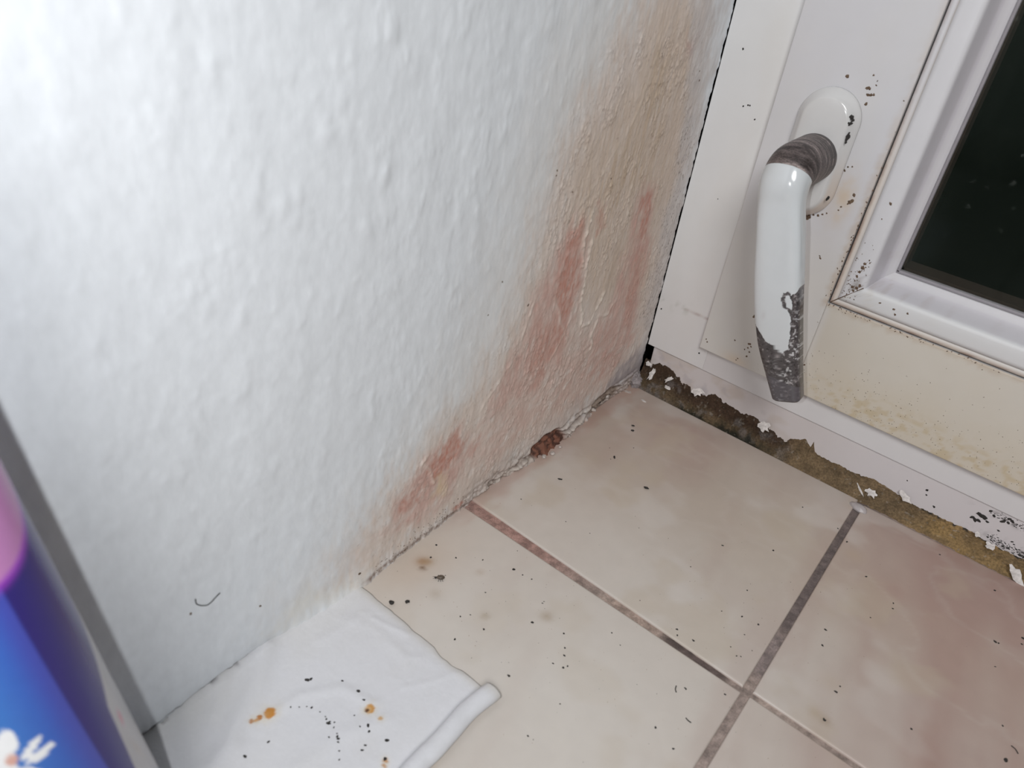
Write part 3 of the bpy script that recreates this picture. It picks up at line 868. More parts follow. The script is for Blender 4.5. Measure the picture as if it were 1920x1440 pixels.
def cap(me):
    b = bmesh.new(); b.from_mesh(me)
    be = [e for e in b.edges if e.is_boundary]
    bmesh.ops.holes_fill(b, edges=be)
    b.to_mesh(me); b.free()


def metal_col(P, seed, scratch):
    u_, v_ = P[..., 0] * 3 + P[..., 1] * 2, P[..., 2] * 3 + P[..., 1]
    n1 = fbm(u_ * (1.0 if not scratch else 1.2), v_ * (1.0 if not scratch else 3.0), seed, 5, 0.65)
    c = np.ones(P.shape) * np.array([0.075, 0.066, 0.068])
    c = mixc(c, (0.03, 0.026, 0.027), sstep(0.0, -0.8, n1))
    c = mixc(c, (0.34, 0.31, 0.31), sstep(0.3, 0.9, n1) * 0.8)
    return c


nts = np.linspace(0, ts[i_cut], 150)
nip = lambda Aq: np.stack([np.interp(nts, ts, Aq[:, k]) for k in range(Aq.shape[1])], 1)
nth = np.linspace(0, 2 * np.pi, 240, endpoint=False)
neckP = nip(SPN)[:, None] + (np.interp(nts, ts, A_)[:, None] * np.cos(nth)[None])[..., None] * nip(side)[:, None] + (np.interp(nts, ts, B_)[:, None] * np.sin(nth)[None])[..., None] * nip(nrm)[:, None]
neckP[-1] = SW[i_cut][(np.arange(240) * NT // 240)] * 0 + neckP[-1]
NA, NTH = np.meshgrid(nts, nth, indexing='ij')
strk = 0.6 * fbm(NA * 7 + 0.4 * np.sin(NTH * 3), np.cos(NTH) * 1.6 + 3, 301, 4) + 0.4 * fbm(NA * 7, np.sin(NTH) * 1.6, 302, 4)
# denser neck colour grid
M_metal = mat('worn_metal', attr=True, rough=0.42, metal=0.35, nscale=900, namt=0.5, bump=0.6, bscale=700, bdist=0.0008, stretch=(1, 1, 2.5))
ncl = np.ones(neckP.shape) * np.array([0.15, 0.12, 0.115])
ncl = mixc(ncl, (0.05, 0.038, 0.036), sstep(0.1, -0.5, strk))
ncl = mixc(ncl, (0.40, 0.33, 0.31), sstep(0.2, 0.75, strk) * 0.8)
ncl = mixc(ncl, (0.045, 0.038, 0.038), (1 - sstep(0.5, 1.6, NA)) * sstep(-0.1, 0.5, fbm(neckP[..., 0] * 3, neckP[..., 2] * 3, 303, 4)) * 0.7)
nm = grid_mesh('neck', neckP, ncl, close=True); cap(nm)
neck = link('neck', nm, M_metal, hand); tag(neck, 'grey brown bare metal neck worn of its coating')
# lever with finer rows
up = 3
tsf = np.linspace(ts[i_cut], ts[-1], 420)
interp = lambda Aq: np.stack([np.interp(tsf, ts, Aq[:, k]) for k in range(Aq.shape[1])], 1)
thf = np.linspace(0, 2 * np.pi, 220, endpoint=False)
SPf, Sf, Nf = interp(SPN), interp(side), interp(nrm)
Af = np.interp(tsf, ts, A_); Bf = np.interp(tsf, ts, B_); exf = np.interp(tsf, ts, ex)
ca, sa = np.cos(thf), np.sin(thf)
endr = 1 - 0.10 * sstep(tsf[-1] - 0.18, tsf[-1], tsf) ** 2
Af = Af * endr; Bf = Bf * endr
cxf = np.sign(ca)[None] * np.abs(ca)[None] ** (2 / exf[:, None]); sxf = np.sign(sa)[None] * np.abs(sa)[None] ** (2 / exf[:, None])
LV = SPf[:, None] + (Af[:, None] * cxf)[..., None] * Sf[:, None] + (Bf[:, None] * sxf)[..., None] * Nf[:, None]
# peeled zone, as an outline on the lever's face (plane y = -5.6)
yface = -5.7
peel = pts([(1500, 540), (1494, 548), (1486, 552), (1480, 545), (1472, 548), (1468, 560), (1470, 574), (1478, 580), (1484, 592), (1482, 620), (1479, 645),
            (1476, 656), (1466, 664), (1456, 660), (1448, 648), (1438, 644), (1429, 632), (1415, 610), (1380, 640), (1400, 800), (1560, 800), (1560, 520), (1512, 520)], 1, yface)
lx, lz = LV[..., 0], LV[..., 2]
jit = 0.05 * fbm(lx * 5, lz * 5, 195, 4)
sd = poly_sd(lx, lz, peel) + jit
isl = poly_sd(lx, lz, pts([(1474, 553), (1483, 552), (1488, 566), (1486, 580), (1476, 574)], 1, yface)) + jit
m = sstep(-0.02, 0.02, sd) * (1 - sstep(-0.02, 0.02, isl))
base = np.ones(LV.shape) * np.array([0.61, 0.635, 0.65])
mc = metal_col(LV * 1.6, 197, False)
fleck = sstep(0.35, 0.55, fbm(lx * 6, lz * 6, 199, 4)) * 0.75 * np.exp(-((lx - at(1475, 690, 1, yface)[0]) / 0.7) ** 2)
mc = mixc(mc, (0.62, 0.61, 0.62), fleck)
tipd = sstep(at(0 + 1478, 715, 1, yface)[2] + 0.3, at(1478, 735, 1, yface)[2] - 0.2, lz)
mc = mixc(mc, (0.10, 0.092, 0.105), (lz < at(1478, 728, 1, yface)[2]) * 0.75)
smud = np.exp(-((lx - at(1433, 590, 1, yface)[0]) / 0.14) ** 2 - ((lz - at(1433, 590, 1, yface)[2]) / 0.3) ** 2)
base = mixc(base, (0.55, 0.55, 0.57), smud * 0.7)
cL = mixc(base, (0, 0, 0), m) + mc * m[..., None]
LVd = LV - ((LV - SPf[:, None]) / (np.linalg.norm(LV - SPf[:, None], axis=-1, keepdims=True) + 1e-9)) * (0.03 * m)[..., None]
lm = grid_mesh('lever', LVd, cL, close=True); cap(lm)
lev = link('lever', lm, M_white, hand); tag(lev, 'white lever whose tip has peeled to dark metal')

# ------------------------------------------------------------------ crumbling joint between tiles and frame
edge_px = [(1228, 682), (1236, 679), (1250, 686), (1262, 694), (1275, 705), (1283, 718), (1300, 727), (1318, 740), (1340, 738), (1360, 752), (1385, 770), (1402, 776), (1418, 782),
           (1436, 800), (1450, 801), (1462, 812), (1478, 820), (1500, 824), (1512, 820), (1527, 826), (1520, 838), (1528, 848), (1550, 858), (1575, 872), (1605, 886),
           (1640, 898), (1662, 912), (1690, 930), (1720, 948), (1745, 960), (1785, 980), (1820, 995), (1850, 1012), (1880, 1030), (1920, 1048), (1980, 1078)]
ed = np.array([at(u, v, 1, YF + 0.1) for u, v in edge_px]); ed = ed[np.argsort(ed[:, 0])]
jx = np.concatenate([np.arange(0.15, 34, 0.06), np.arange(34.2, 74, 0.6)])
hz = np.interp(jx, ed[:, 0], ed[:, 2]) + 0.05 * fbm(jx * 6, jx * 0, 203, 3)
jt = np.linspace(0, 1, 46)
JX, JT = np.meshgrid(jx, jt, indexing='ij')
hzz = hz[:, None]
# the section: from the tile edge up a hollow curve to the frame
JY = -0.10 + (YF + 0.28) * (1 - (1 - JT) ** 1.7) * 0.96
JZ = -0.25 + (hzz + 0.25) * JT ** 1.25
rough = fbm(JX * 1.6, JT * 3.2, 207, 5, 0.6)
left = 1 - sstep(12.5, 14.5, JX)
endf = np.sin(np.pi * np.clip(JT, 0, 1)) ** 0.6
JY = JY - endf * (0.06 + 0.10 * rough * (0.5 + 0.8 * left))
JZ = JZ + endf * 0.08 * fbm(JX * 2.4, JT * 4, 209, 4) * (0.5 + left)
JY[:, -1] = YF + 0.3
CJ = np.ones(JX.shape + (3,)) * np.array([0.21, 0.145, 0.08])
CJ = mixc(CJ, (0.36, 0.235, 0.10), sstep(21.5, 25, JX) * np.clip(0.7 + 0.5 * fbm(JX * 0.6, JT * 1.5, 211, 3), 0, 1))
CJ = mixc(CJ, (0.095, 0.055, 0.032), left * np.clip(sstep(0.25, 0.7, JT) + 0.2 * rough, 0, 1))
CJ = mixc(CJ, (0.26, 0.20, 0.15), left * (1 - sstep(0.05, 0.35, JT)) * (1 - sstep(3, 5, JX)))
CJ = mixc(CJ, (0.28, 0.25, 0.235), left * sstep(0.25, 0.7, fbm(JX * 1.3, JT * 3, 213, 5)) * 0.55 * (1 - sstep(0.65, 0.85, JT)))
CJ = mixc(CJ, (0.02, 0.022, 0.012), sstep(3.2, 5, JX) * (1 - sstep(11.5, 13, JX)) * (1 - sstep(0.12, 0.45, JT + 0.15 * rough)) * 0.9)
CJ = mixc(CJ, (0.38, 0.33, 0.27), sstep(0.75, 1.0, fbm(JX * 5, JT * 9, 215, 3)) * 0.6)
CJ = mixc(CJ, (0.03, 0.028, 0.025), sstep(22, 24, JX) * sstep(0.86, 0.95, JT) * sstep(-0.2, 0.3, fbm(JX * 3, JT * 6, 217, 3)))
CJ = CJ * (1 + 0.3 * rough[..., None]) * (0.80 - 0.22 * left)[..., None]
jm = grid_mesh('joint_filler', np.stack([JX, JY, JZ], -1), np.clip(CJ, 0.008, 1))
jf = link('joint_filler', jm, M_foam)
tag(jf, 'crumbling brown strip of old filler between the tiles and the window frame', 'joint filler')

# grey lump of mortar in the corner


def blob(name, c, size, m, seed=0, rough=0.25, sub=4, parent=None, rot=(0, 0, 0), freq=1.0):
    bm = bmesh.new(); bmesh.ops.create_icosphere(bm, subdivisions=sub, radius=1)
    co = np.array([v.co[:] for v in bm.verts])
    n = fbm(co[:, 0] * 1.7 * freq + seed + co[:, 2], co[:, 1] * 1.7 * freq + 3.1 * co[:, 2] * freq, 221 + seed, 4)
    co = co * (1 + rough * n)[:, None]
    R_ = Matrix.Rotation(rot[2], 3, 'Z') @ Matrix.Rotation(rot[1], 3, 'Y') @ Matrix.Rotation(rot[0], 3, 'X')
    for v, p in zip(bm.verts, co):
        v.co = (R_ @ Vector((p[0] * size[0], p[1] * size[1], p[2] * size[2]))) * S
    me = bpy.data.meshes.new(name); bm.to_mesh(me); bm.free()
    o = link(name, me, m, parent)
    o.location = Vector(c) * S
    return o


M_mortar = mat('grey_mortar', (0.33, 0.29, 0.29), 0.85, nscale=300, namt=0.3, bump=0.8, bscale=600)
p = at(1198, 702, 1, 0.1)
tag(blob('mortar_lump', (0.02, 0.20, 0.42), (0.55, 0.62, 0.85), M_mortar, 1, 0.28, 5, freq=1.4), 'rough grey mortar lump in the corner where wall, tiles and window meet', 'mortar')

# ------------------------------------------------------------------ loose flakes of paint


def flake(u, v, plane, val, w_, h_, ang, label, seed, m=None, thick=0.035, tilt=0.25, name='paint_flake', lift=0.0):
    rnd = random.Random(seed)
    c = at(u, v, plane, val)
    n = 14
    rr = [1 + rnd.uniform(-0.42, 0.28) for _ in range(n)]
    bm = bmesh.new()
    top, bot = [], []
    for k in range(n):
        a = 2 * math.pi * k / n
        x = w_ / 2 * rr[k] * math.cos(a); y = h_ / 2 * rr[k] * math.sin(a)
        X_ = x * math.cos(ang) - y * math.sin(ang); Y_ = x * math.sin(ang) + y * math.cos(ang)
        zt = thick * (1 + rnd.uniform(-0.4, 0.6))
        top.append(bm.verts.new(Vector((X_, Y_, zt)) * S)); bot.append(bm.verts.new(Vector((X_ * 0.96, Y_ * 0.96, 0)) * S))
    ct = bm.verts.new(Vector((0, 0, thick * 1.9)) * S)
    for k in range(n):
        bm.faces.new((top[k], top[(k + 1) % n], ct)); bm.faces.new((bot[k], bot[(k + 1) % n], top[(k + 1) % n], top[k]))
    bm.faces.new(bot[::-1])
    bmesh.ops.recalc_face_normals(bm, faces=bm.faces)
    me = bpy.data.meshes.new(name); bm.to_mesh(me); bm.free()
    o = link(name, me, m or M_flake, smooth=False)
    if plane == 2:
        R_ = Matrix.Rotation(tilt * rnd.uniform(-0.2, 0.2), 4, 'X')
    elif plane == 1:
        R_ = Matrix.Rotation(math.radians(90) - 0.45 * (1 if tilt else 0), 4, 'X')
    o.matrix_world = Matrix.Translation(Vector(c) * S + Vector((0, 0, lift * S))) @ R_
    tag(o, label, 'paint flake')
    return o


jy = 0.42
for i, (u, v, w_, h_, a, lab) in enumerate([
        (1216, 683, 0.45, 0.35, 0.3, 'small rounded white paint flake at the foot of the black gap in the corner'),
        (1222, 702, 0.32, 0.95, -0.1, 'upright sliver of white paint below the corner gap, on the brown filler'),
        (1308, 735, 0.85, 0.55, 0.2, 'ragged white paint flake on the dark filler, nearest to the corner on its upper edge'),
        (1432, 800, 0.75, 0.62, -0.8, 'square white paint flake where the filler turns from dark to light brown'),
        (1254, 712, 0.28, 0.65, -0.7, 'small pale paint curl on the dark brown filler near the corner'),
        (1252, 727, 0.5, 0.22, 0.1, 'thin pale paint scrap on the dark filler below the small curl'),
        (1634, 925, 0.75, 0.42, -0.1, 'folded white paint flake on the filler above the tile joint'),
        (1612, 918, 0.12, 0.85, 0.85, 'narrow straight paint splinter beside the tile joint'),
        (1697, 934, 0.8, 0.4, -0.6, 'curled white paint flake at the filler edge right of the tile joint'),
        (1858, 1025, 0.65, 0.32, -0.2, 'flat oval paint flake on the ochre filler near the right border'),
        (1833, 1003, 0.35, 0.25, -0.3, 'small pale chip on the upper edge of the ochre filler'),
        (1905, 1078, 1.3, 0.45, -0.6, 'long pale paint strip lying on the tile edge at the right border')]):
    plane_y = jy if i not in (0, 1) else 0.35
    if i == 11: plane_y = 0.0
    flake(u, v, 1, plane_y, w_ * 1.25, h_ * 1.35, a, lab, 300 + i, lift=0.03)
for i, (u, v, w_, h_, a, lab) in enumerate([
        (1177, 735, 0.55, 0.4, 0.2, 'round pale plaster scab on the corner tile beside the crumbling wall'),
        (1207, 752, 0.45, 0.22, 0.0, 'small oval white fleck on the corner tile below the corner')]):
    flake(u, v, 2, 0.0, w_, h_, a, lab, 330 + i, m=M_plaster_bit if i == 0 else M_flake, thick=0.03)

# crumbs of plaster along the foot of the wall
rnd = random.Random(5)
CRUMB_LABELS = ['largest plaster crumb, touching the mortar lump in the corner',
                'small plaster crumb next to the largest one at the corner',
                'plaster crumb under the wall foot, left of the round plaster scab',
                'knobbly plaster crumb at the upper end of the grey hollow in the wall foot',
                'plaster crumb in the middle of the grey hollow in the wall foot',
                'plaster crumb on the wall side below the grey hollow',
                'tiny pale plaster crumb on the tile edge below the grey hollow',
                'plaster crumb stuck to the upper rim of the brick red hole',
                'pale plaster crumb on the tile in front of the brick red hole, towards the corner',
                'pale plaster crumb on the tile in front of the brick red hole, at its middle',
                'pale plaster crumb at the lower end of the brick red hole',
                'plaster crumb on the tile edge a little below the brick red hole',
                'small plaster crumb midway between the brick red hole and the pink tile joint',
                'tiny plaster crumb close above the pink tile joint',
                'plaster crumb right where the pink tile joint meets the wall',
                'plaster crumb at the wall just below the pink tile joint']
for k, (u, v, r_) in enumerate([(1184, 702, 0.28), (1172, 712, 0.2), (1150, 728, 0.22), (1138, 742, 0.25), (1112, 768, 0.16), (1090, 782, 0.16), (1108, 776, 0.10),
                                (1062, 812, 0.2), (1050, 838, 0.13), (1036, 850, 0.16), (1020, 856, 0.15), (985, 868, 0.12), (950, 888, 0.12), (925, 905, 0.10), (893, 925, 0.12), (872, 940, 0.12)]):
    c = at(u, v, 2, r_ * 0.6)
    o = blob('plaster_crumb', c, (r_, r_ * rnd.uniform(0.8, 1.5), r_ * 0.7), M_plaster_bit, 10 + k, 0.35, 3, rot=(0, 0, rnd.uniform(0, 3)))
    tag(o, CRUMB_LABELS[k], 'plaster crumb', 'plaster crumbs along the foot of the wall')

# ------------------------------------------------------------------ silicone stopper in the tile joint
sl = blob('silicone_blob', (19.93, -0.95, 0.02), (0.66, 0.42, 0.26), M_sil, 4, 0.10, 4, rot=(0, 0, -0.25))
tag(sl, 'clear rounded silicone blob sitting in the tile joint next to the brown filler', 'silicone blob')

# ------------------------------------------------------------------ black crumbs, beetle, specks


def crumb(u, v, L_, W_, ang, label, group=None, m=None, z=0.0, seed=0):
    c = at(u, v, 2, z + 0.05)
    o = blob('dirt_crumb', (c[0], c[1], z + W_ * 0.33), (L_ / 2, W_ / 2, W_ / 2.6), m or M_speck, seed, 0.3, 3, rot=(0, 0, ang))
    return tag(o, label, 'crumb', group)


for i, (u, v, L_, W_, a, lab) in enumerate([
        (1187, 798, 0.28, 0.16, 0.4, 'black crumb on the corner tile, upper one of the pair below the corner'),
        (1186, 807, 0.26, 0.14, 0.4, 'black crumb on the corner tile, lower one of the pair below the corner'),
        (1152, 857, 0.30, 0.14, -0.9, 'single elongated black crumb on the corner tile right of the brick red hole'),
        (1050, 898, 0.32, 0.13, 0.5, 'single flat black crumb on the corner tile nearest to its wall edge'),
        (1212, 915, 0.36, 0.18, 0.2, 'black crumb with a side spur in the middle of the corner tile'),
        (734, 1130, 0.30, 0.24, 0.2, 'black crumb on the edge of the white sheet beside the wall'),
        (764, 1128, 0.26, 0.2, 0.9, 'dark brown crumb on the tile just right of the sheet edge')]):
    crumb(u, v, L_, W_, a, lab, seed=40 + i, z=0.12 if i == 5 else 0.0)

# beetle
bt = at(826, 1083, 2, 0.1)
ang = -math.atan2(1, 1.0)
bR = Matrix.Rotation(0.35, 3, 'Z')
bm = bmesh.new()
dirv = at(840, 1082, 2, 0) - at(812, 1082, 2, 0); ba = math.atan2(dirv[1], dirv[0])
bmesh.ops.create_uvsphere(bm, u_segments=32, v_segments=20, radius=1)
for v_ in bm.verts:
    x, y, z = v_.co
    k = 1 - 0.25 * max(0, -x)
    gro = 1 - 0.05 * (1 if abs(math.sin(x * 14)) > 0.9 else 0)
    v_.co = Vector((0.25 * x, 0.155 * y * k * gro, 0.12 * z * k * gro + 0.12)) * S
me = bpy.data.meshes.new('beetle'); bm.to_mesh(me); bm.free()
M_beetle = mat('beetle_shell', (0.10, 0.075, 0.055), 0.35, nscale=1200, namt=0.6, bump=0.4, bscale=2500, bdist=0.0003)
bo = link('beetle', me, M_beetle); bo.location = Vector((bt[0], bt[1], 0.0)) * S; bo.rotation_euler = (0, 0, ba)
tag(bo, 'tiny dark brown beetle lying on the tile near the sheet corner', 'insect')
hd = blob('head', (-0.29, 0, 0.10), (0.07, 0.075, 0.06), M_speck, 2, 0.05, 3, bo)
for sgn in (-1, 1):
    for k in (-1, 0, 1):
        tube('leg', [(0.08 * k, 0.1 * sgn, 0.08), (0.11 * k, 0.19 * sgn, 0.10), (0.14 * k, 0.24 * sgn, 0.01)], 0.012, M_speck, bo, 6)
    tube('antenna', [(-0.33, 0.03 * sgn, 0.12), (-0.40, 0.07 * sgn, 0.13), (-0.46, 0.08 * sgn, 0.1)], 0.008, M_speck, bo, 6)


def speck_mesh(name, items, parent, m, label, cat=None, top=False):
    """items: (point, normal axis, sign, radius, stretch, angle): small domed ragged spots"""
    rn = random.Random(len(items))
    V, F = [], []
    for P, axis, sgn, r_, st, a0 in items:
        n = 9; b0 = len(V)
        for ring, hgt in ((1.0, 0.0), (0.6, 0.6)):
            for k in range(n):
                a = 2 * math.pi * k / n
                q = r_ * ring * (1 + rn.uniform(-0.3, 0.3))
                x = q * st * math.cos(a); y = q / st * math.sin(a)
                x, y = x * math.cos(a0) - y * math.sin(a0), x * math.sin(a0) + y * math.cos(a0)
                h = hgt * min(0.03, r_ * 0.45) + 0.006
                if axis == 2: V.append((P[0] + x, P[1] + y, P[2] + h))
                elif axis == 1: V.append((P[0] + x, P[1] - h, P[2] + y))
                else: V.append((P[0] + h, P[1] + x, P[2] + y))
        V.append(tuple(np.array(P) + np.array([(axis == 0), -(axis == 1) * 1.0, (axis == 2)]) * (min(0.03, r_ * 0.5) + 0.006)))
        c = len(V) - 1
        for k in range(n):
            k2 = (k + 1) % n
            F.append((b0 + k, b0 + k2, b0 + n + k2, b0 + n + k)); F.append((b0 + n + k, b0 + n + k2, c))
    me = bpy.data.meshes.new(name); me.from_pydata([(x * S, y * S, z * S) for x, y, z in V], [], F); me.update()
    o = link(name, me, m, parent)
    tag(o, label, cat, kind='stuff')
    return o


rn = random.Random(11)
it = []
hand_specks = [(672, 1074, 2.5), (808, 1045, 2), (855, 1046, 2), (818, 1022, 2), (963, 1068, 3), (980, 1078, 1.5), (835, 1079, 1), (905, 1050, 1.5), (997, 1086, 1.5), (863, 1156, 1.5),
                (882, 1153, 1.2), (910, 1111, 1.5), (998, 1167, 2.5), (907, 1180, 2.2), (853, 1199, 2), (1057, 1188, 2), (1059, 1215, 1.8), (1058, 1229, 1.8), (1056, 1252, 2), (1064, 1249, 1.5),
                (1037, 1244, 1.5), (954, 1267, 2.4), (1147, 1187, 1.8), (1163, 1210, 1.5), (1017, 1131, 1.4), (1020, 1128, 1.1), (1355, 1023, 2), (1450, 1032, 2), (1588, 1016, 2.5), (1571, 991, 1.8),
                (1505, 951, 1.6), (1401, 1107, 1.6), (1391, 1156, 1.8), (1422, 1171, 2.2), (1295, 1063, 1.4), (1353, 1146, 1.4), (1269, 1180, 2), (1300, 1201, 2.2), (1270, 1192, 1.4), (1270, 1191, 1.5),
                (1624, 1081, 2), (1762, 1040, 1.8), (1865, 1107, 2.2), (1548, 1181, 2.4), (1675, 1131, 1.6), (1674, 1141, 1.8), (1866, 1203, 3), (1872, 1206, 2), (1632, 1158, 1.6), (1542, 1210, 2),
                (1567, 1297, 2.6), (1575, 1287, 1.5), (1546, 1350, 3), (1886, 1425, 3.5), (1709, 1367, 2), (1284, 1290, 1.4), (1359, 1302, 1.8), (1286, 1292, 1.5), (1229, 1364, 2), (1263, 1404, 1.8),
                (1396, 1190, 1.2), (1381, 1230, 1.5), (1389, 1231, 1.2), (1410, 1220, 1), (1370, 1213, 1.2), (1866, 1250, 1.6), (1918, 1197, 3), (1916, 1208, 2), (1880, 1361, 2), (1145, 861, 1.2),
                (1188, 840, 1.5), (1143, 840, 1), (977, 936, 1.4), (1061, 978, 1.2), (1106, 1000, 1), (1198, 990, 1), (1200, 1126, 1.2), (970, 1033, 1), (990, 1380, 1.5), (1050, 1320, 1.3)]
for u, v, r_ in hand_specks:
    it.append((at(u, v, 2, 0.0), 2, 1, r_ * 0.033, 1.15, rn.uniform(0, 3)))
for k in range(330):
    u = rn.gauss(1120, 330); v = rn.gauss(1150, 150)
    P = at(u, v, 2, 0.0)
    if P[0] < 0.4 or P[0] > 32 or P[1] > -0.4 or P[1] < -44: continue
    if P[0] < 11.5 and P[1] < -30.6: continue
    it.append((P, 2, 1, rn.uniform(0.008, 0.024), rn.uniform(1, 1.4), rn.uniform(0, 3)))
keep = [i < len(hand_specks) or i % 2 == 0 for i in range(len(it))]
sp1 = [q for q, k in zip(it, keep) if k]; sp2 = [q for q, k in zip(it, keep) if not k]
speck_mesh('dirt_specks', sp1, None, M_speck, 'scatter of tiny dark dirt specks over the cream tiles', 'dirt')
M_tan = mat('tan_dirt', (0.30, 0.21, 0.15), 0.85)
speck_mesh('dirt_specks', sp2, None, M_tan, 'scatter of faint tan dirt specks over the cream tiles', 'dirt')
# two bent fibres and small hairs on the tiles
M_hair = M_speck
for P, lab in [([(1268, 1286), (1266, 1292), (1268, 1298)], 'tiny upright dark fibre on the tile left of the joint crossing'),
               ([(1286, 1346), (1290, 1351), (1296, 1355)], 'short slanting dark fibre on the tile below the joint crossing'),
               ([(1896, 1398), (1904, 1404), (1909, 1413)], 'bent dark fibre on the tile at the lower right corner')]:
    tag(tube('fibre', smooth_path([at(u, v, 2, 0.03) for u, v in P], 10), 0.028, M_hair), lab, 'fibre')

# mould specks on window parts
def on_sash(u, v): return at(u, v, 1, YS)
items = []
for u, v, r_ in [(1588, 143, 3.2), (1638, 141, 1.6), (1627, 165, 3), (1631, 167, 2), (1627, 178, 2.6), (1633, 178, 2.6), (1638, 178, 2), (1624, 195, 2.5), (1643, 160, 1.4), (1645, 152, 1.2),
                 (1601, 366, 3), (1594, 379, 4), (1598, 377, 3), (1590, 382, 2), (1577, 388, 1.6), (1572, 394, 1.6), (1590, 313, 1.8), (1598, 313, 1.5), (1584, 320, 2), (1578, 325, 1.8), (1538, 484, 2), (1537, 480, 1.6),
                 (1512, 408, 4.5), (1517, 406, 3.5), (1525, 403, 2), (1534, 404, 2.5), (1542, 402, 2), (1550, 400, 1.5), (1541, 388, 1.5), (1414, 593, 3.2),
                 (1378, 638, 2), (1405, 645, 3), (1408, 650, 2), (1402, 652, 2), (1396, 655, 1.6), (1405, 660, 2), (1400, 668, 2), (1383, 672, 1.5), (1324, 636, 1.6), (1326, 641, 1.6), (1380, 675, 1.4), (1508, 684, 2)]:
    items.append((on_sash(u, v), 1, 1, r_ * 0.036, rn.uniform(1, 1.3), rn.uniform(0, 3)))
for k in range(420):
    x = rn.uniform(9, 33); z = ZS + 0.1 + abs(rn.gauss(0, 1.0)) * 2.4
    if z > ZB - 0.2: continue
    if x < 12.5 and rn.random() < 0.6: continue
    items.append(((x, YS, z), 1, 1, rn.uniform(0.010, 0.030), rn.uniform(1, 1.6), rn.uniform(0, 3)))
for k in range(110):      # along the bead, creeping
    s = abs(rn.gauss(0, 6)); 
    if rn.random() < 0.45: q = (XB - abs(rn.gauss(0.06, 0.12)), ZB + s)
    else: q = (XB + s, ZB - abs(rn.gauss(0.06, 0.12)))
    items.append(((q[0], YS, q[1]), 1, 1, rn.uniform(0.015, 0.05), 1.3, rn.uniform(0, 3)))
# on the bead face near the mitre
for k in range(70):
    s = rn.gauss(1.9, 0.9)
    items.append(((XB + 0.6 + rn.uniform(0, 1.0), YS - 0.06, ZB + 0.6 + abs(s)), 1, 1, rn.uniform(0.015, 0.05), 1.2, rn.uniform(0, 3)))
for u, v, r_ in [(1618, 502, 4), (1622, 495, 3), (1612, 510, 3), (1607, 518, 2.5), (1670, 382, 3), (1702, 588, 2), (1676, 580, 2.5), (1678, 590, 2), (1650, 568, 2), (1600, 545, 3), (1606, 540, 3), (1612, 536, 3), (1598, 538, 3)]:
    items.append((at(u, v, 1, YS - 0.06), 1, 1, r_ * 0.036, 1.1, rn.uniform(0, 3)))
speck_mesh('mould_specks', items, sash, M_brown, 'dark mould specks')
items = []
for u, v, r_ in [(1394, 199, 1.8), (1406, 198, 1.6), (1403, 197, 1.8), (1415, 224, 1.8), (1240, 579, 2.2), (1346, 373, 1.2), (1393, 92, 2)]:
    items.append((at(u, v, 1, YF), 1, 1, r_ * 0.034, 1.1, rn.uniform(0, 3)))
for u, v, r_ in [(1311, 662, 2.2)]:
    items.append((at(u, v, 1, YF), 1, 1, r_ * 0.034, 1.1, rn.uniform(0, 3)))
for u, v, r_ in [(1738, 919, 3), (1737, 928, 2.2), (1751, 950, 2.6), (1701, 901, 1.6), (1822, 970, 4), (1828, 974, 5), (1836, 964, 5), (1842, 968, 5), (1847, 972, 4), (1835, 976, 4), (1851, 978, 3),
                 (1880, 978, 4), (1884, 976, 3), (1864, 967, 3), (1858, 958, 3), (1893, 973, 4), (1898, 977, 4), (1872, 995, 2.5), (1890, 980, 3)]:
    items.append((at(u, v, 1, YF + 0.13), 1, 1, r_ * 0.032, 1.2, rn.uniform(0, 3)))
for k in range(160):
    x = rn.uniform(27.6, 31.5); items.append(((x, YF + 0.13, 1.75 - 0.11 * (x - 27.6) + rn.gauss(0, 0.16)), 1, 1, rn.uniform(0.02, 0.07), 1.4, rn.uniform(-0.5, 0.5)))
for k in range(60):
    x = rn.uniform(27, 31); items.append(((x, YF + 0.13, 3.55 + rn.gauss(0, 0.14)), 1, 1, rn.uniform(0.015, 0.05), 1.4, rn.uniform(-0.5, 0.5)))
speck_mesh('mould_specks', items, frame, M_speck, 'black mould specks')
# mould on the backplate
items = []
for u, v, r_ in [(1597, 221, 3.5), (1599, 226, 3), (1595, 218, 2.5), (1594, 232, 3), (1590, 231, 2.5), (1597, 232, 2), (1590, 254, 3), (1588, 260, 3.5), (1591, 257, 3), (1586, 267, 2.5), (1592, 250, 2.2)]:
    items.append((at(u, v, 1, -0.82) + np.array([0, 0, 0]), 1, 1, r_ * 0.036, 1.3, 1.3))
items.append((at(1552, 372, 1, -0.80), 1, 1, 0.12, 1.3, 1.3))
speck_mesh('mould_specks', items, hand, M_speck, 'black mould specks on the backplate')
# mould on the wall foot, small dots
items = []
for k in range(150):
    u, v = 700 + rn.random() * 180, 0
    v = 1090 - (u - 680) * 0.77 - abs(rn.gauss(0, 9)) + 2
    q = at(u, v, 0, 0.0)
    items.append((np.array([wall_x(q[1], q[2]), q[1], q[2]]), 0, 1, rn.uniform(0.015, 0.045), 1.2, rn.uniform(0, 3)))
for u, v, r_ in [(672, 1074, 3), (858, 1157, 1.5), (357, 1150, 2), (488, 1136, 2), (1240, 104, 3), (1311, 151, 2), (943, 529, 1.6), (916, 591, 1.4), (990, 572, 2.2), (1045, 320, 1.8), (1043, 329, 1.4), (740, 1085, 1.6),
                 (748, 1071, 1.4), (780, 1030, 3), (768, 1035, 3), (1311, 133, 1.5), (1145, 335, 1.5), (1073, 360, 1.4), (712, 1090, 1.5), (722, 1077, 1.4), (733, 1068, 1.4)]:
    q = at(u, v, 0, 0.0)
    items.append((np.array([wall_x(q[1], q[2]), q[1], q[2]]), 0, 1, r_ * 0.036, 1.2, rn.uniform(0, 3)))
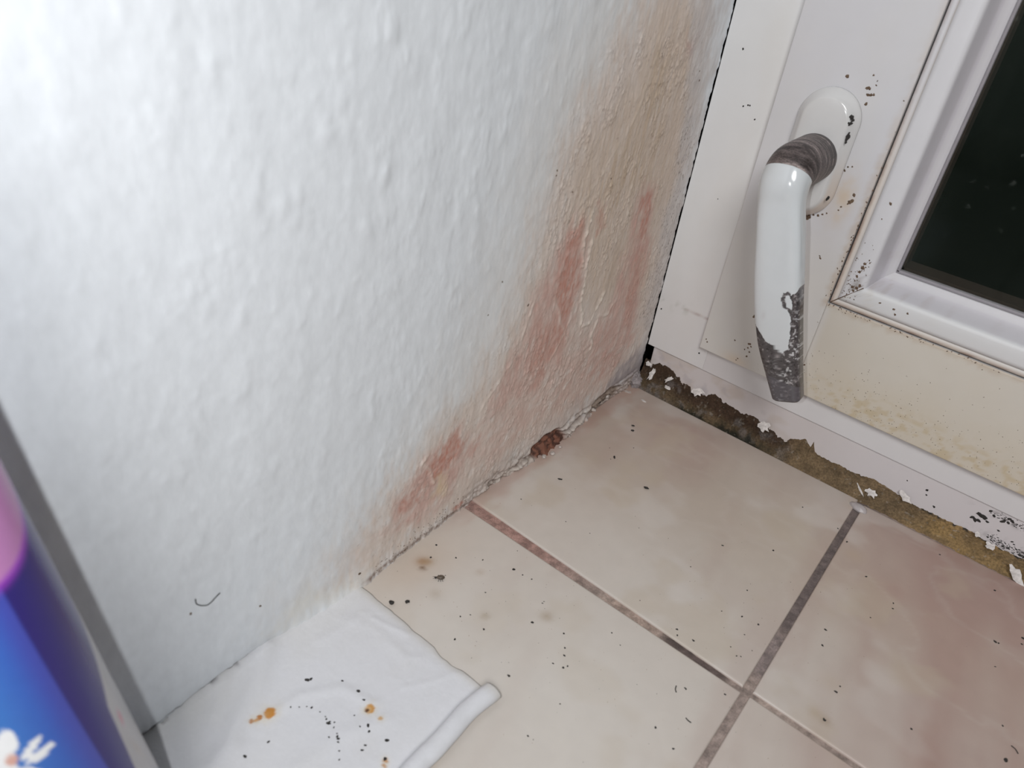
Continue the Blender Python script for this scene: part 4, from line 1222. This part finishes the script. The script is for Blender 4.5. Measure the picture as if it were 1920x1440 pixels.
speck_mesh('mould_specks', items, wall, M_brown, 'dark mould specks at the foot of the wall')

# ------------------------------------------------------------------ white sheet on the floor
sy = np.concatenate([np.arange(-70, -46, 0.3), np.arange(-46, -30.9, 0.07)])
sy = sy[sy < -30.9]
# section across: flat, then a loose roll at the free edge
flatx = np.concatenate([[-0.75, -0.5, -0.3, -0.1], np.arange(0.0, 9.35, 0.07)])
rollc, rr_ = 10.15, 0.48
tr = np.linspace(-0.2, 4.9, 46)
SX, SYg = np.meshgrid(np.concatenate([flatx, np.zeros(len(tr))]), sy, indexing='ij')
SZ = np.zeros(SX.shape)
nf = len(flatx)
edgey = -30.95
drift = 0.06 * (edgey - sy) * 0.0 + 0.15 * fbm(sy * 0.3, sy * 0, 231, 2)
wr = 0.07 * np.maximum(fbm(SX * 0.28 + SYg * 0.14, SYg * 0.10 - SX * 0.08, 233, 3), -0.2)
crs = np.zeros(SX.shape)
for line, w_, h in [([(640, 1160), (700, 1175), (760, 1240)], 0.35, 0.025), ([(500, 1215), (470, 1310), (430, 1400), (400, 1440)], 0.55, 0.22),
                    ([(480, 1240), (475, 1300), (455, 1380)], 0.35, -0.06), ([(500, 1345), (560, 1305), (640, 1290), (700, 1320)], 0.30, 0.06), ([(760, 1290), (820, 1275), (850, 1262), (870, 1268)], 0.22, 0.03),
                    ([(600, 1200), (640, 1180), (680, 1150)], 0.3, 0.04), ([(560, 1440), (640, 1380), (720, 1350)], 0.5, 0.06), ([(740, 1210), (760, 1230), (790, 1235)], 0.25, 0.025),
                    ([(360, 1300), (350, 1360), (370, 1440)], 0.4, 0.08), ([(420, 1280), (400, 1340)], 0.3, 0.06), ([(700, 1160), (740, 1180), (765, 1190)], 0.18, 0.04)]:
    dd = seg_dist(SX, SYg, pts(line, 2, 0.1))
    crs += h * np.exp(-(dd / w_) ** 2)
SZ = 0.10 + wr * 0.5 + crs + 0.006 * fbm(SX * 3, SYg * 3, 235, 3)
SZ = np.maximum(SZ, 0.05)
near_wall = np.exp(-np.maximum(SX - 0.1, 0) / 0.35)
SZ += near_wall * (0.14 + 0.05 * fbm(SYg * 0.6, SX * 0, 237, 3))
# free end at y=-31 : thin hem, slightly wavy
XX = SX.copy(); YY = SYg.copy()
open_ = 1 - sstep(-38.6, -37.2, sy)            # only here a gap is left to the wall
XX[:6] = np.maximum(XX[:6], (0.05 + 0.05 * fbm(sy * 1.5, sy * 0, 250, 3))[None] * open_[None] - 9 * (1 - open_[None])) + np.interp(sy, ya, wfoot)[None] * open_[None]
wave = 0.10 * fbm(np.concatenate([flatx, np.full(len(tr), 10.0)]) * 0.7, np.zeros(nf + len(tr)), 239, 3)
kk = np.exp(-(edgey - SYg) / 0.6)
YY += kk * wave[:, None]
SZ = SZ * (1 - 0.45 * np.exp(-(edgey - SYg) / 0.12))
for j in range(len(tr)):
    r_now = rr_ * (0.75 + 0.25 * sstep(-31, -36, sy)) * (1 + 0.06 * fbm(sy * 0.8, sy * 0 + j * 0.02, 241, 2)) * (1 - 0.05 * tr[j])
    xc = rollc - 0.12 * (edgey - sy) * 0.10 + drift
    a = tr[j]
    XX[nf + j] = xc + 1.15 * r_now * np.sin(a) * (1.0) - 0.25 * (a < 0.3) * (0.3 - a)
    SZ[nf + j] = 0.06 + 0.85 * r_now * (1 - np.cos(a)) * 0.92 if False else 0.07 + 0.85 * r_now * (1 - np.cos(a + 0.0))
# make the roll climb from the sheet: reverse so that the fabric goes over the top and curls under
a = np.linspace(math.pi * 1.35, -math.pi * 0.55, len(tr))
for j in range(len(tr)):
    r_now = rr_ * (1 + 0.06 * fbm(sy * 0.8, sy * 0 + j * 0.05, 243, 2))
    xc = rollc + drift + 0.05 * (edgey - sy) * 0.3
    XX[nf + j] = xc + 1.1 * r_now * np.cos(a[j])
    SZ[nf + j] = 0.04 + 0.80 * r_now + 0.80 * r_now * np.sin(a[j])
blend = np.linspace(0, 1, 12)[:, None] ** 1.5
tgt = XX[nf][None]; s0 = XX[nf - 12][None]
XX[nf - 12:nf] = s0 * (1 - np.linspace(0, 1, 12)[:, None]) + (tgt - 0.05) * np.linspace(0, 1, 12)[:, None]
SZ[nf - 12:nf] = SZ[nf - 12:nf] * (1 - blend) + SZ[nf][None] * blend
kk2 = np.exp(-(edgey - SYg[nf:]) / 0.6)
CS = np.ones(SX.shape + (3,)) * np.array([0.63, 0.63, 0.655])
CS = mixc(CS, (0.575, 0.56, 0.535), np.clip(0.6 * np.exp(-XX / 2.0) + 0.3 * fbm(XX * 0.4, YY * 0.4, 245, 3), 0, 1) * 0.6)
CS = mixc(CS, (0.50, 0.46, 0.40), 0.55 * np.exp(-((edgey - SYg) / 0.35) ** 2))  # shadow line along the free edge painted tan
for (u, v), r_, col, a_ in [((505, 1336), 0.30, (0.50, 0.22, 0.045), 1.0), ((487, 1344), 0.16, (0.42, 0.18, 0.06), 1.0), ((472, 1352), 0.12, (0.40, 0.18, 0.07), 0.9), ((479, 1349), 0.07, (0.5, 0.25, 0.08), 0.8),
                            ((694, 1329), 0.22, (0.50, 0.24, 0.05), 1.0), ((689, 1331), 0.10, (0.12, 0.05, 0.02), 1.0), ((713, 1347), 0.12, (0.52, 0.30, 0.12), 0.8),
                            ((722, 1424), 0.13, (0.45, 0.22, 0.08), 0.9), ((720, 1434), 0.10, (0.45, 0.22, 0.08), 0.8)]:
    q = at(u, v, 2, 0.18)
    dd = np.hypot(XX - q[0], YY - q[1]) * (1 + 0.2 * fbm(XX * 5, YY * 5, 247, 2))
    CS = mixc(CS, (0.60, 0.52, 0.38), 0.6 * np.exp(-(dd / (r_ * 1.5)) ** 2))
    CS = mixc(CS, col, a_ * (1 - sstep(r_ * 0.8, r_ * 1.1, dd)))
G = np.stack([XX, YY, SZ], -1)
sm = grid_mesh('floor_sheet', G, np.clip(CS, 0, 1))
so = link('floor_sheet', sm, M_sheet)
mod = so.modifiers.new('thickness', 'SOLIDIFY'); mod.thickness = 0.0004; mod.offset = -1
tag(so, 'creased white sheet with rust spots and a rolled edge, lying against the wall', 'sheet')
items = []
def sheet_z(x, y):
    i = np.clip(np.searchsorted(flatx, x), 0, nf - 13); j = np.clip(np.searchsorted(sy, y), 0, len(sy) - 1)
    return SZ[i, j]
for u, v, r_ in [(576, 1274, 3), (583, 1272, 2.2), (642, 1276, 2), (672, 1296, 3), (682, 1313, 2), (690, 1361, 2.6), (692, 1372, 2), (685, 1397, 1.8), (679, 1406, 2), (725, 1388, 3), (722, 1422, 2.6),
                 (503, 1390, 1.8), (459, 1417, 2.8), (616, 1356, 2.6), (612, 1348, 1.4), (618, 1353, 1.5), (632, 1382, 2), (634, 1386, 2.2), (634, 1392, 1.6), (617, 1383, 1.3), (545, 1325, 1.2), (584, 1326, 1.8),
                 (561, 1325, 1), (575, 1324, 1.1), (626, 1364, 1.1), (664, 1341, 1.2), (675, 1363, 1.2), (600, 1334, 1), (636, 1408, 1.2), (636, 1424, 1.2), (632, 1376, 1.1), (610, 1343, 1.1), (627, 1354, 1.2)]:
    q = at(u, v, 2, 0.15)
    items.append((np.array([q[0], q[1], sheet_z(q[0], q[1]) + 0.004]), 2, 1, r_ * 0.034, 1.2, rn.uniform(0, 3)))
speck_mesh('dirt_specks', items, so, M_speck, 'dark specks on the sheet')

# ------------------------------------------------------------------ blue bottle at the left, close to the lens
bc = np.array([4.3, -48.5, 0.22])           # centre of its foot
Rb0, Rb1, Hb = 4.05, 2.1, 30.0  # unseen upper part made taller to keep the fill light off the wall
bz = np.concatenate([[0, 0, 0.05, 0.2, 0.5], np.arange(0.7, Hb, 0.12)])
rad = Rb0 + (Rb1 - Rb0) * np.minimum(bz, 26.0) / 20.5
rad[0] = 0.01; rad[1] = Rb0 - 0.4; rad[2] = Rb0 - 0.2; rad[3] = Rb0 - 0.06
bth = np.linspace(0, 2 * np.pi, 360, endpoint=False)
BT, BZ = np.meshgrid(bth, bz)
BP = np.stack([bc[0] + rad[:, None] * np.cos(BT), bc[1] + rad[:, None] * np.sin(BT), bc[2] + BZ], -1)
phi = (BT + np.pi) % (2 * np.pi) - np.pi            # 0 = facing away from the wall, + = towards the window
PH = phi; ZZ = BZ + bc[2]


def on_bottle(u, v):
    dr = MR.T @ np.array([(u - 960) / FPX, (v - 720) / FPX, 1.0])
    for t in np.arange(15, 60, 0.01):
        q = CAM + dr * t
        r_ = Rb0 + (Rb1 - Rb0) * (q[2] - bc[2]) / 20.5
        if math.hypot(q[0] - bc[0], q[1] - bc[1]) < r_:
            return (math.atan2(q[1] - bc[1], q[0] - bc[0]), q[2])
    return None


def line_phi(a, b):
    pa, pb = on_bottle(*a), on_bottle(*b)
    if pa is None or pb is None: return None
    return pa, pb


print('BOTTLE', on_bottle(0, 1105), on_bottle(203, 1440), on_bottle(0, 900), on_bottle(285, 1440), on_bottle(50, 1400), on_bottle(2, 1000))
CB = np.ones(BP.shape) * np.array([0.02, 0.012, 0.16])
lp = line_phi((1, 1105), (200, 1438))
if lp:
    (p0, z0), (p1, z1) = lp
    bl = p0 + (ZZ - z0) * (p1 - p0) / (z1 - z0)
    front_m = 1 - sstep(-0.02, 0.02, PH - bl)
    CB = mixc(CB, (0.035, 0.085, 0.44), front_m)
    grad = np.exp(-((PH - bl + 0.75) / 0.45) ** 2)
    CB = mixc(CB, (0.04, 0.19, 0.52), front_m * grad * 0.9)
    CB = mixc(CB, (0.07, 0.05, 0.36), front_m * (1 - sstep(0.0, 0.3, bl - PH)) * 0.5)
lq0, lq1 = on_bottle(202, 1325), on_bottle(252, 1438)
if lq0 and lq1:
    bl2 = lq0[0] + (ZZ - lq0[1]) * (lq1[0] - lq0[0]) / (lq1[1] - lq0[1])
    refl_m = sstep(-0.015, 0.015, PH - bl2) * (1 - sstep(-0.1, 0.1, ZZ - lq0[1] - 8.0 * (PH - bl2))) * (PH < 2.2)
    CB = mixc(CB, (0.46, 0.45, 0.47), refl_m)  # reflection of the white sheet painted on as a pale band
    tk = on_bottle(226, 1345)
    if tk:
        CB = mixc(CB, (0.60, 0.16, 0.22), 0.8 * np.exp(-(((PH - tk[0]) * 3.9 / 0.15) ** 2 + ((ZZ - tk[1]) / 0.35) ** 2)) * (refl_m > 0.5))
disc = on_bottle(2, 985)
if disc:
    dd = np.hypot((PH - disc[0] + 0.35) * 3.0 * 0.75, (ZZ - disc[1] - 1.0)) 
    dm = 1 - sstep(2.15, 2.35, dd)
    CB = mixc(CB, (0.32, 0.05, 0.50), 1 - sstep(2.2, 2.7, dd))
    CB = mixc(CB, (0.46, 0.20, 0.43), dm)
fc = on_bottle(22, 1425)
if fc:
    fx_, fz_ = (PH - fc[0]) * 3.9, ZZ - fc[1]
    for (u0, v0), (u1, v1), wd in [((40, 1425), (76, 1378), 0.17), ((48, 1432), (102, 1392), 0.17), ((25, 1412), (5, 1370), 0.30), ((25, 1415), (-25, 1395), 0.35),
                                   ((28, 1432), (-5, 1470), 0.30), ((34, 1440), (60, 1490), 0.22), ((45, 1440), (105, 1470), 0.2), ((25, 1425), (-40, 1430), 0.30)]:
        q0, q1 = on_bottle(max(u0, 1), v0), on_bottle(u1, v1)
        if q0 is None or q1 is None: continue
        P0 = np.array([(q0[0] - fc[0]) * 3.9, q0[1] - fc[1]]); P1 = np.array([(q1[0] - fc[0]) * 3.9, q1[1] - fc[1]])
        L_ = np.linalg.norm(P1 - P0); d_ = (P1 - P0) / L_
        u_ = ((fx_ - P0[0]) * d_[0] + (fz_ - P0[1]) * d_[1]) / L_; v_ = -(fx_ - P0[0]) * d_[1] + (fz_ - P0[1]) * d_[0]
        pet = ((u_ - 0.5) / 0.52) ** 2 + (v_ / wd) ** 2
        CB = mixc(CB, (0.78, 0.79, 0.80), 1 - sstep(0.8, 1.1, pet))
    CB = mixc(CB, (0.62, 0.36, 0.30), 1 - sstep(0.16, 0.26, np.hypot(fx_, fz_)))
M_label = mat('glossy_print', attr=True, rough=0.22, nscale=300, namt=0.02, spec=0.35, coat=0.08, bump=0.03, bscale=150)
bot = empty('detergent_bottle', (bc[0], bc[1], bc[2]))
tag(bot, 'glossy blue bottle printed with a daisy and pink disc, standing beside the wall', 'bottle')
bme = grid_mesh('body', BP - bc, CB, close=True, flip=True)
bb = link('body', bme, M_label, bot)
# shoulder and cap above the frame
def lathe(name, prof_, m, parent, seg=64):
    t_ = np.linspace(0, 2 * np.pi, seg, endpoint=False)
    Pq = np.array([[(r_ * math.cos(a_), r_ * math.sin(a_), z_) for a_ in t_] for r_, z_ in prof_])
    me_ = grid_mesh(name, Pq, close=True, flip=True)
    return link(name, me_, m, parent)


M_cap = mat('cap_plastic', (0.75, 0.75, 0.78), 0.3)
rt = rad[-1]
lathe('shoulder', [(rt, Hb - 0.12), (rt * 0.97, Hb + 0.3), (rt * 0.8, Hb + 0.9), (1.1, Hb + 1.3), (1.1, Hb + 1.5)], M_cap, bot)
lathe('cap', [(1.3, Hb + 1.5), (1.35, Hb + 1.6), (1.3, Hb + 3.4), (1.15, Hb + 3.6), (0.01, Hb + 3.62)], M_cap, bot)
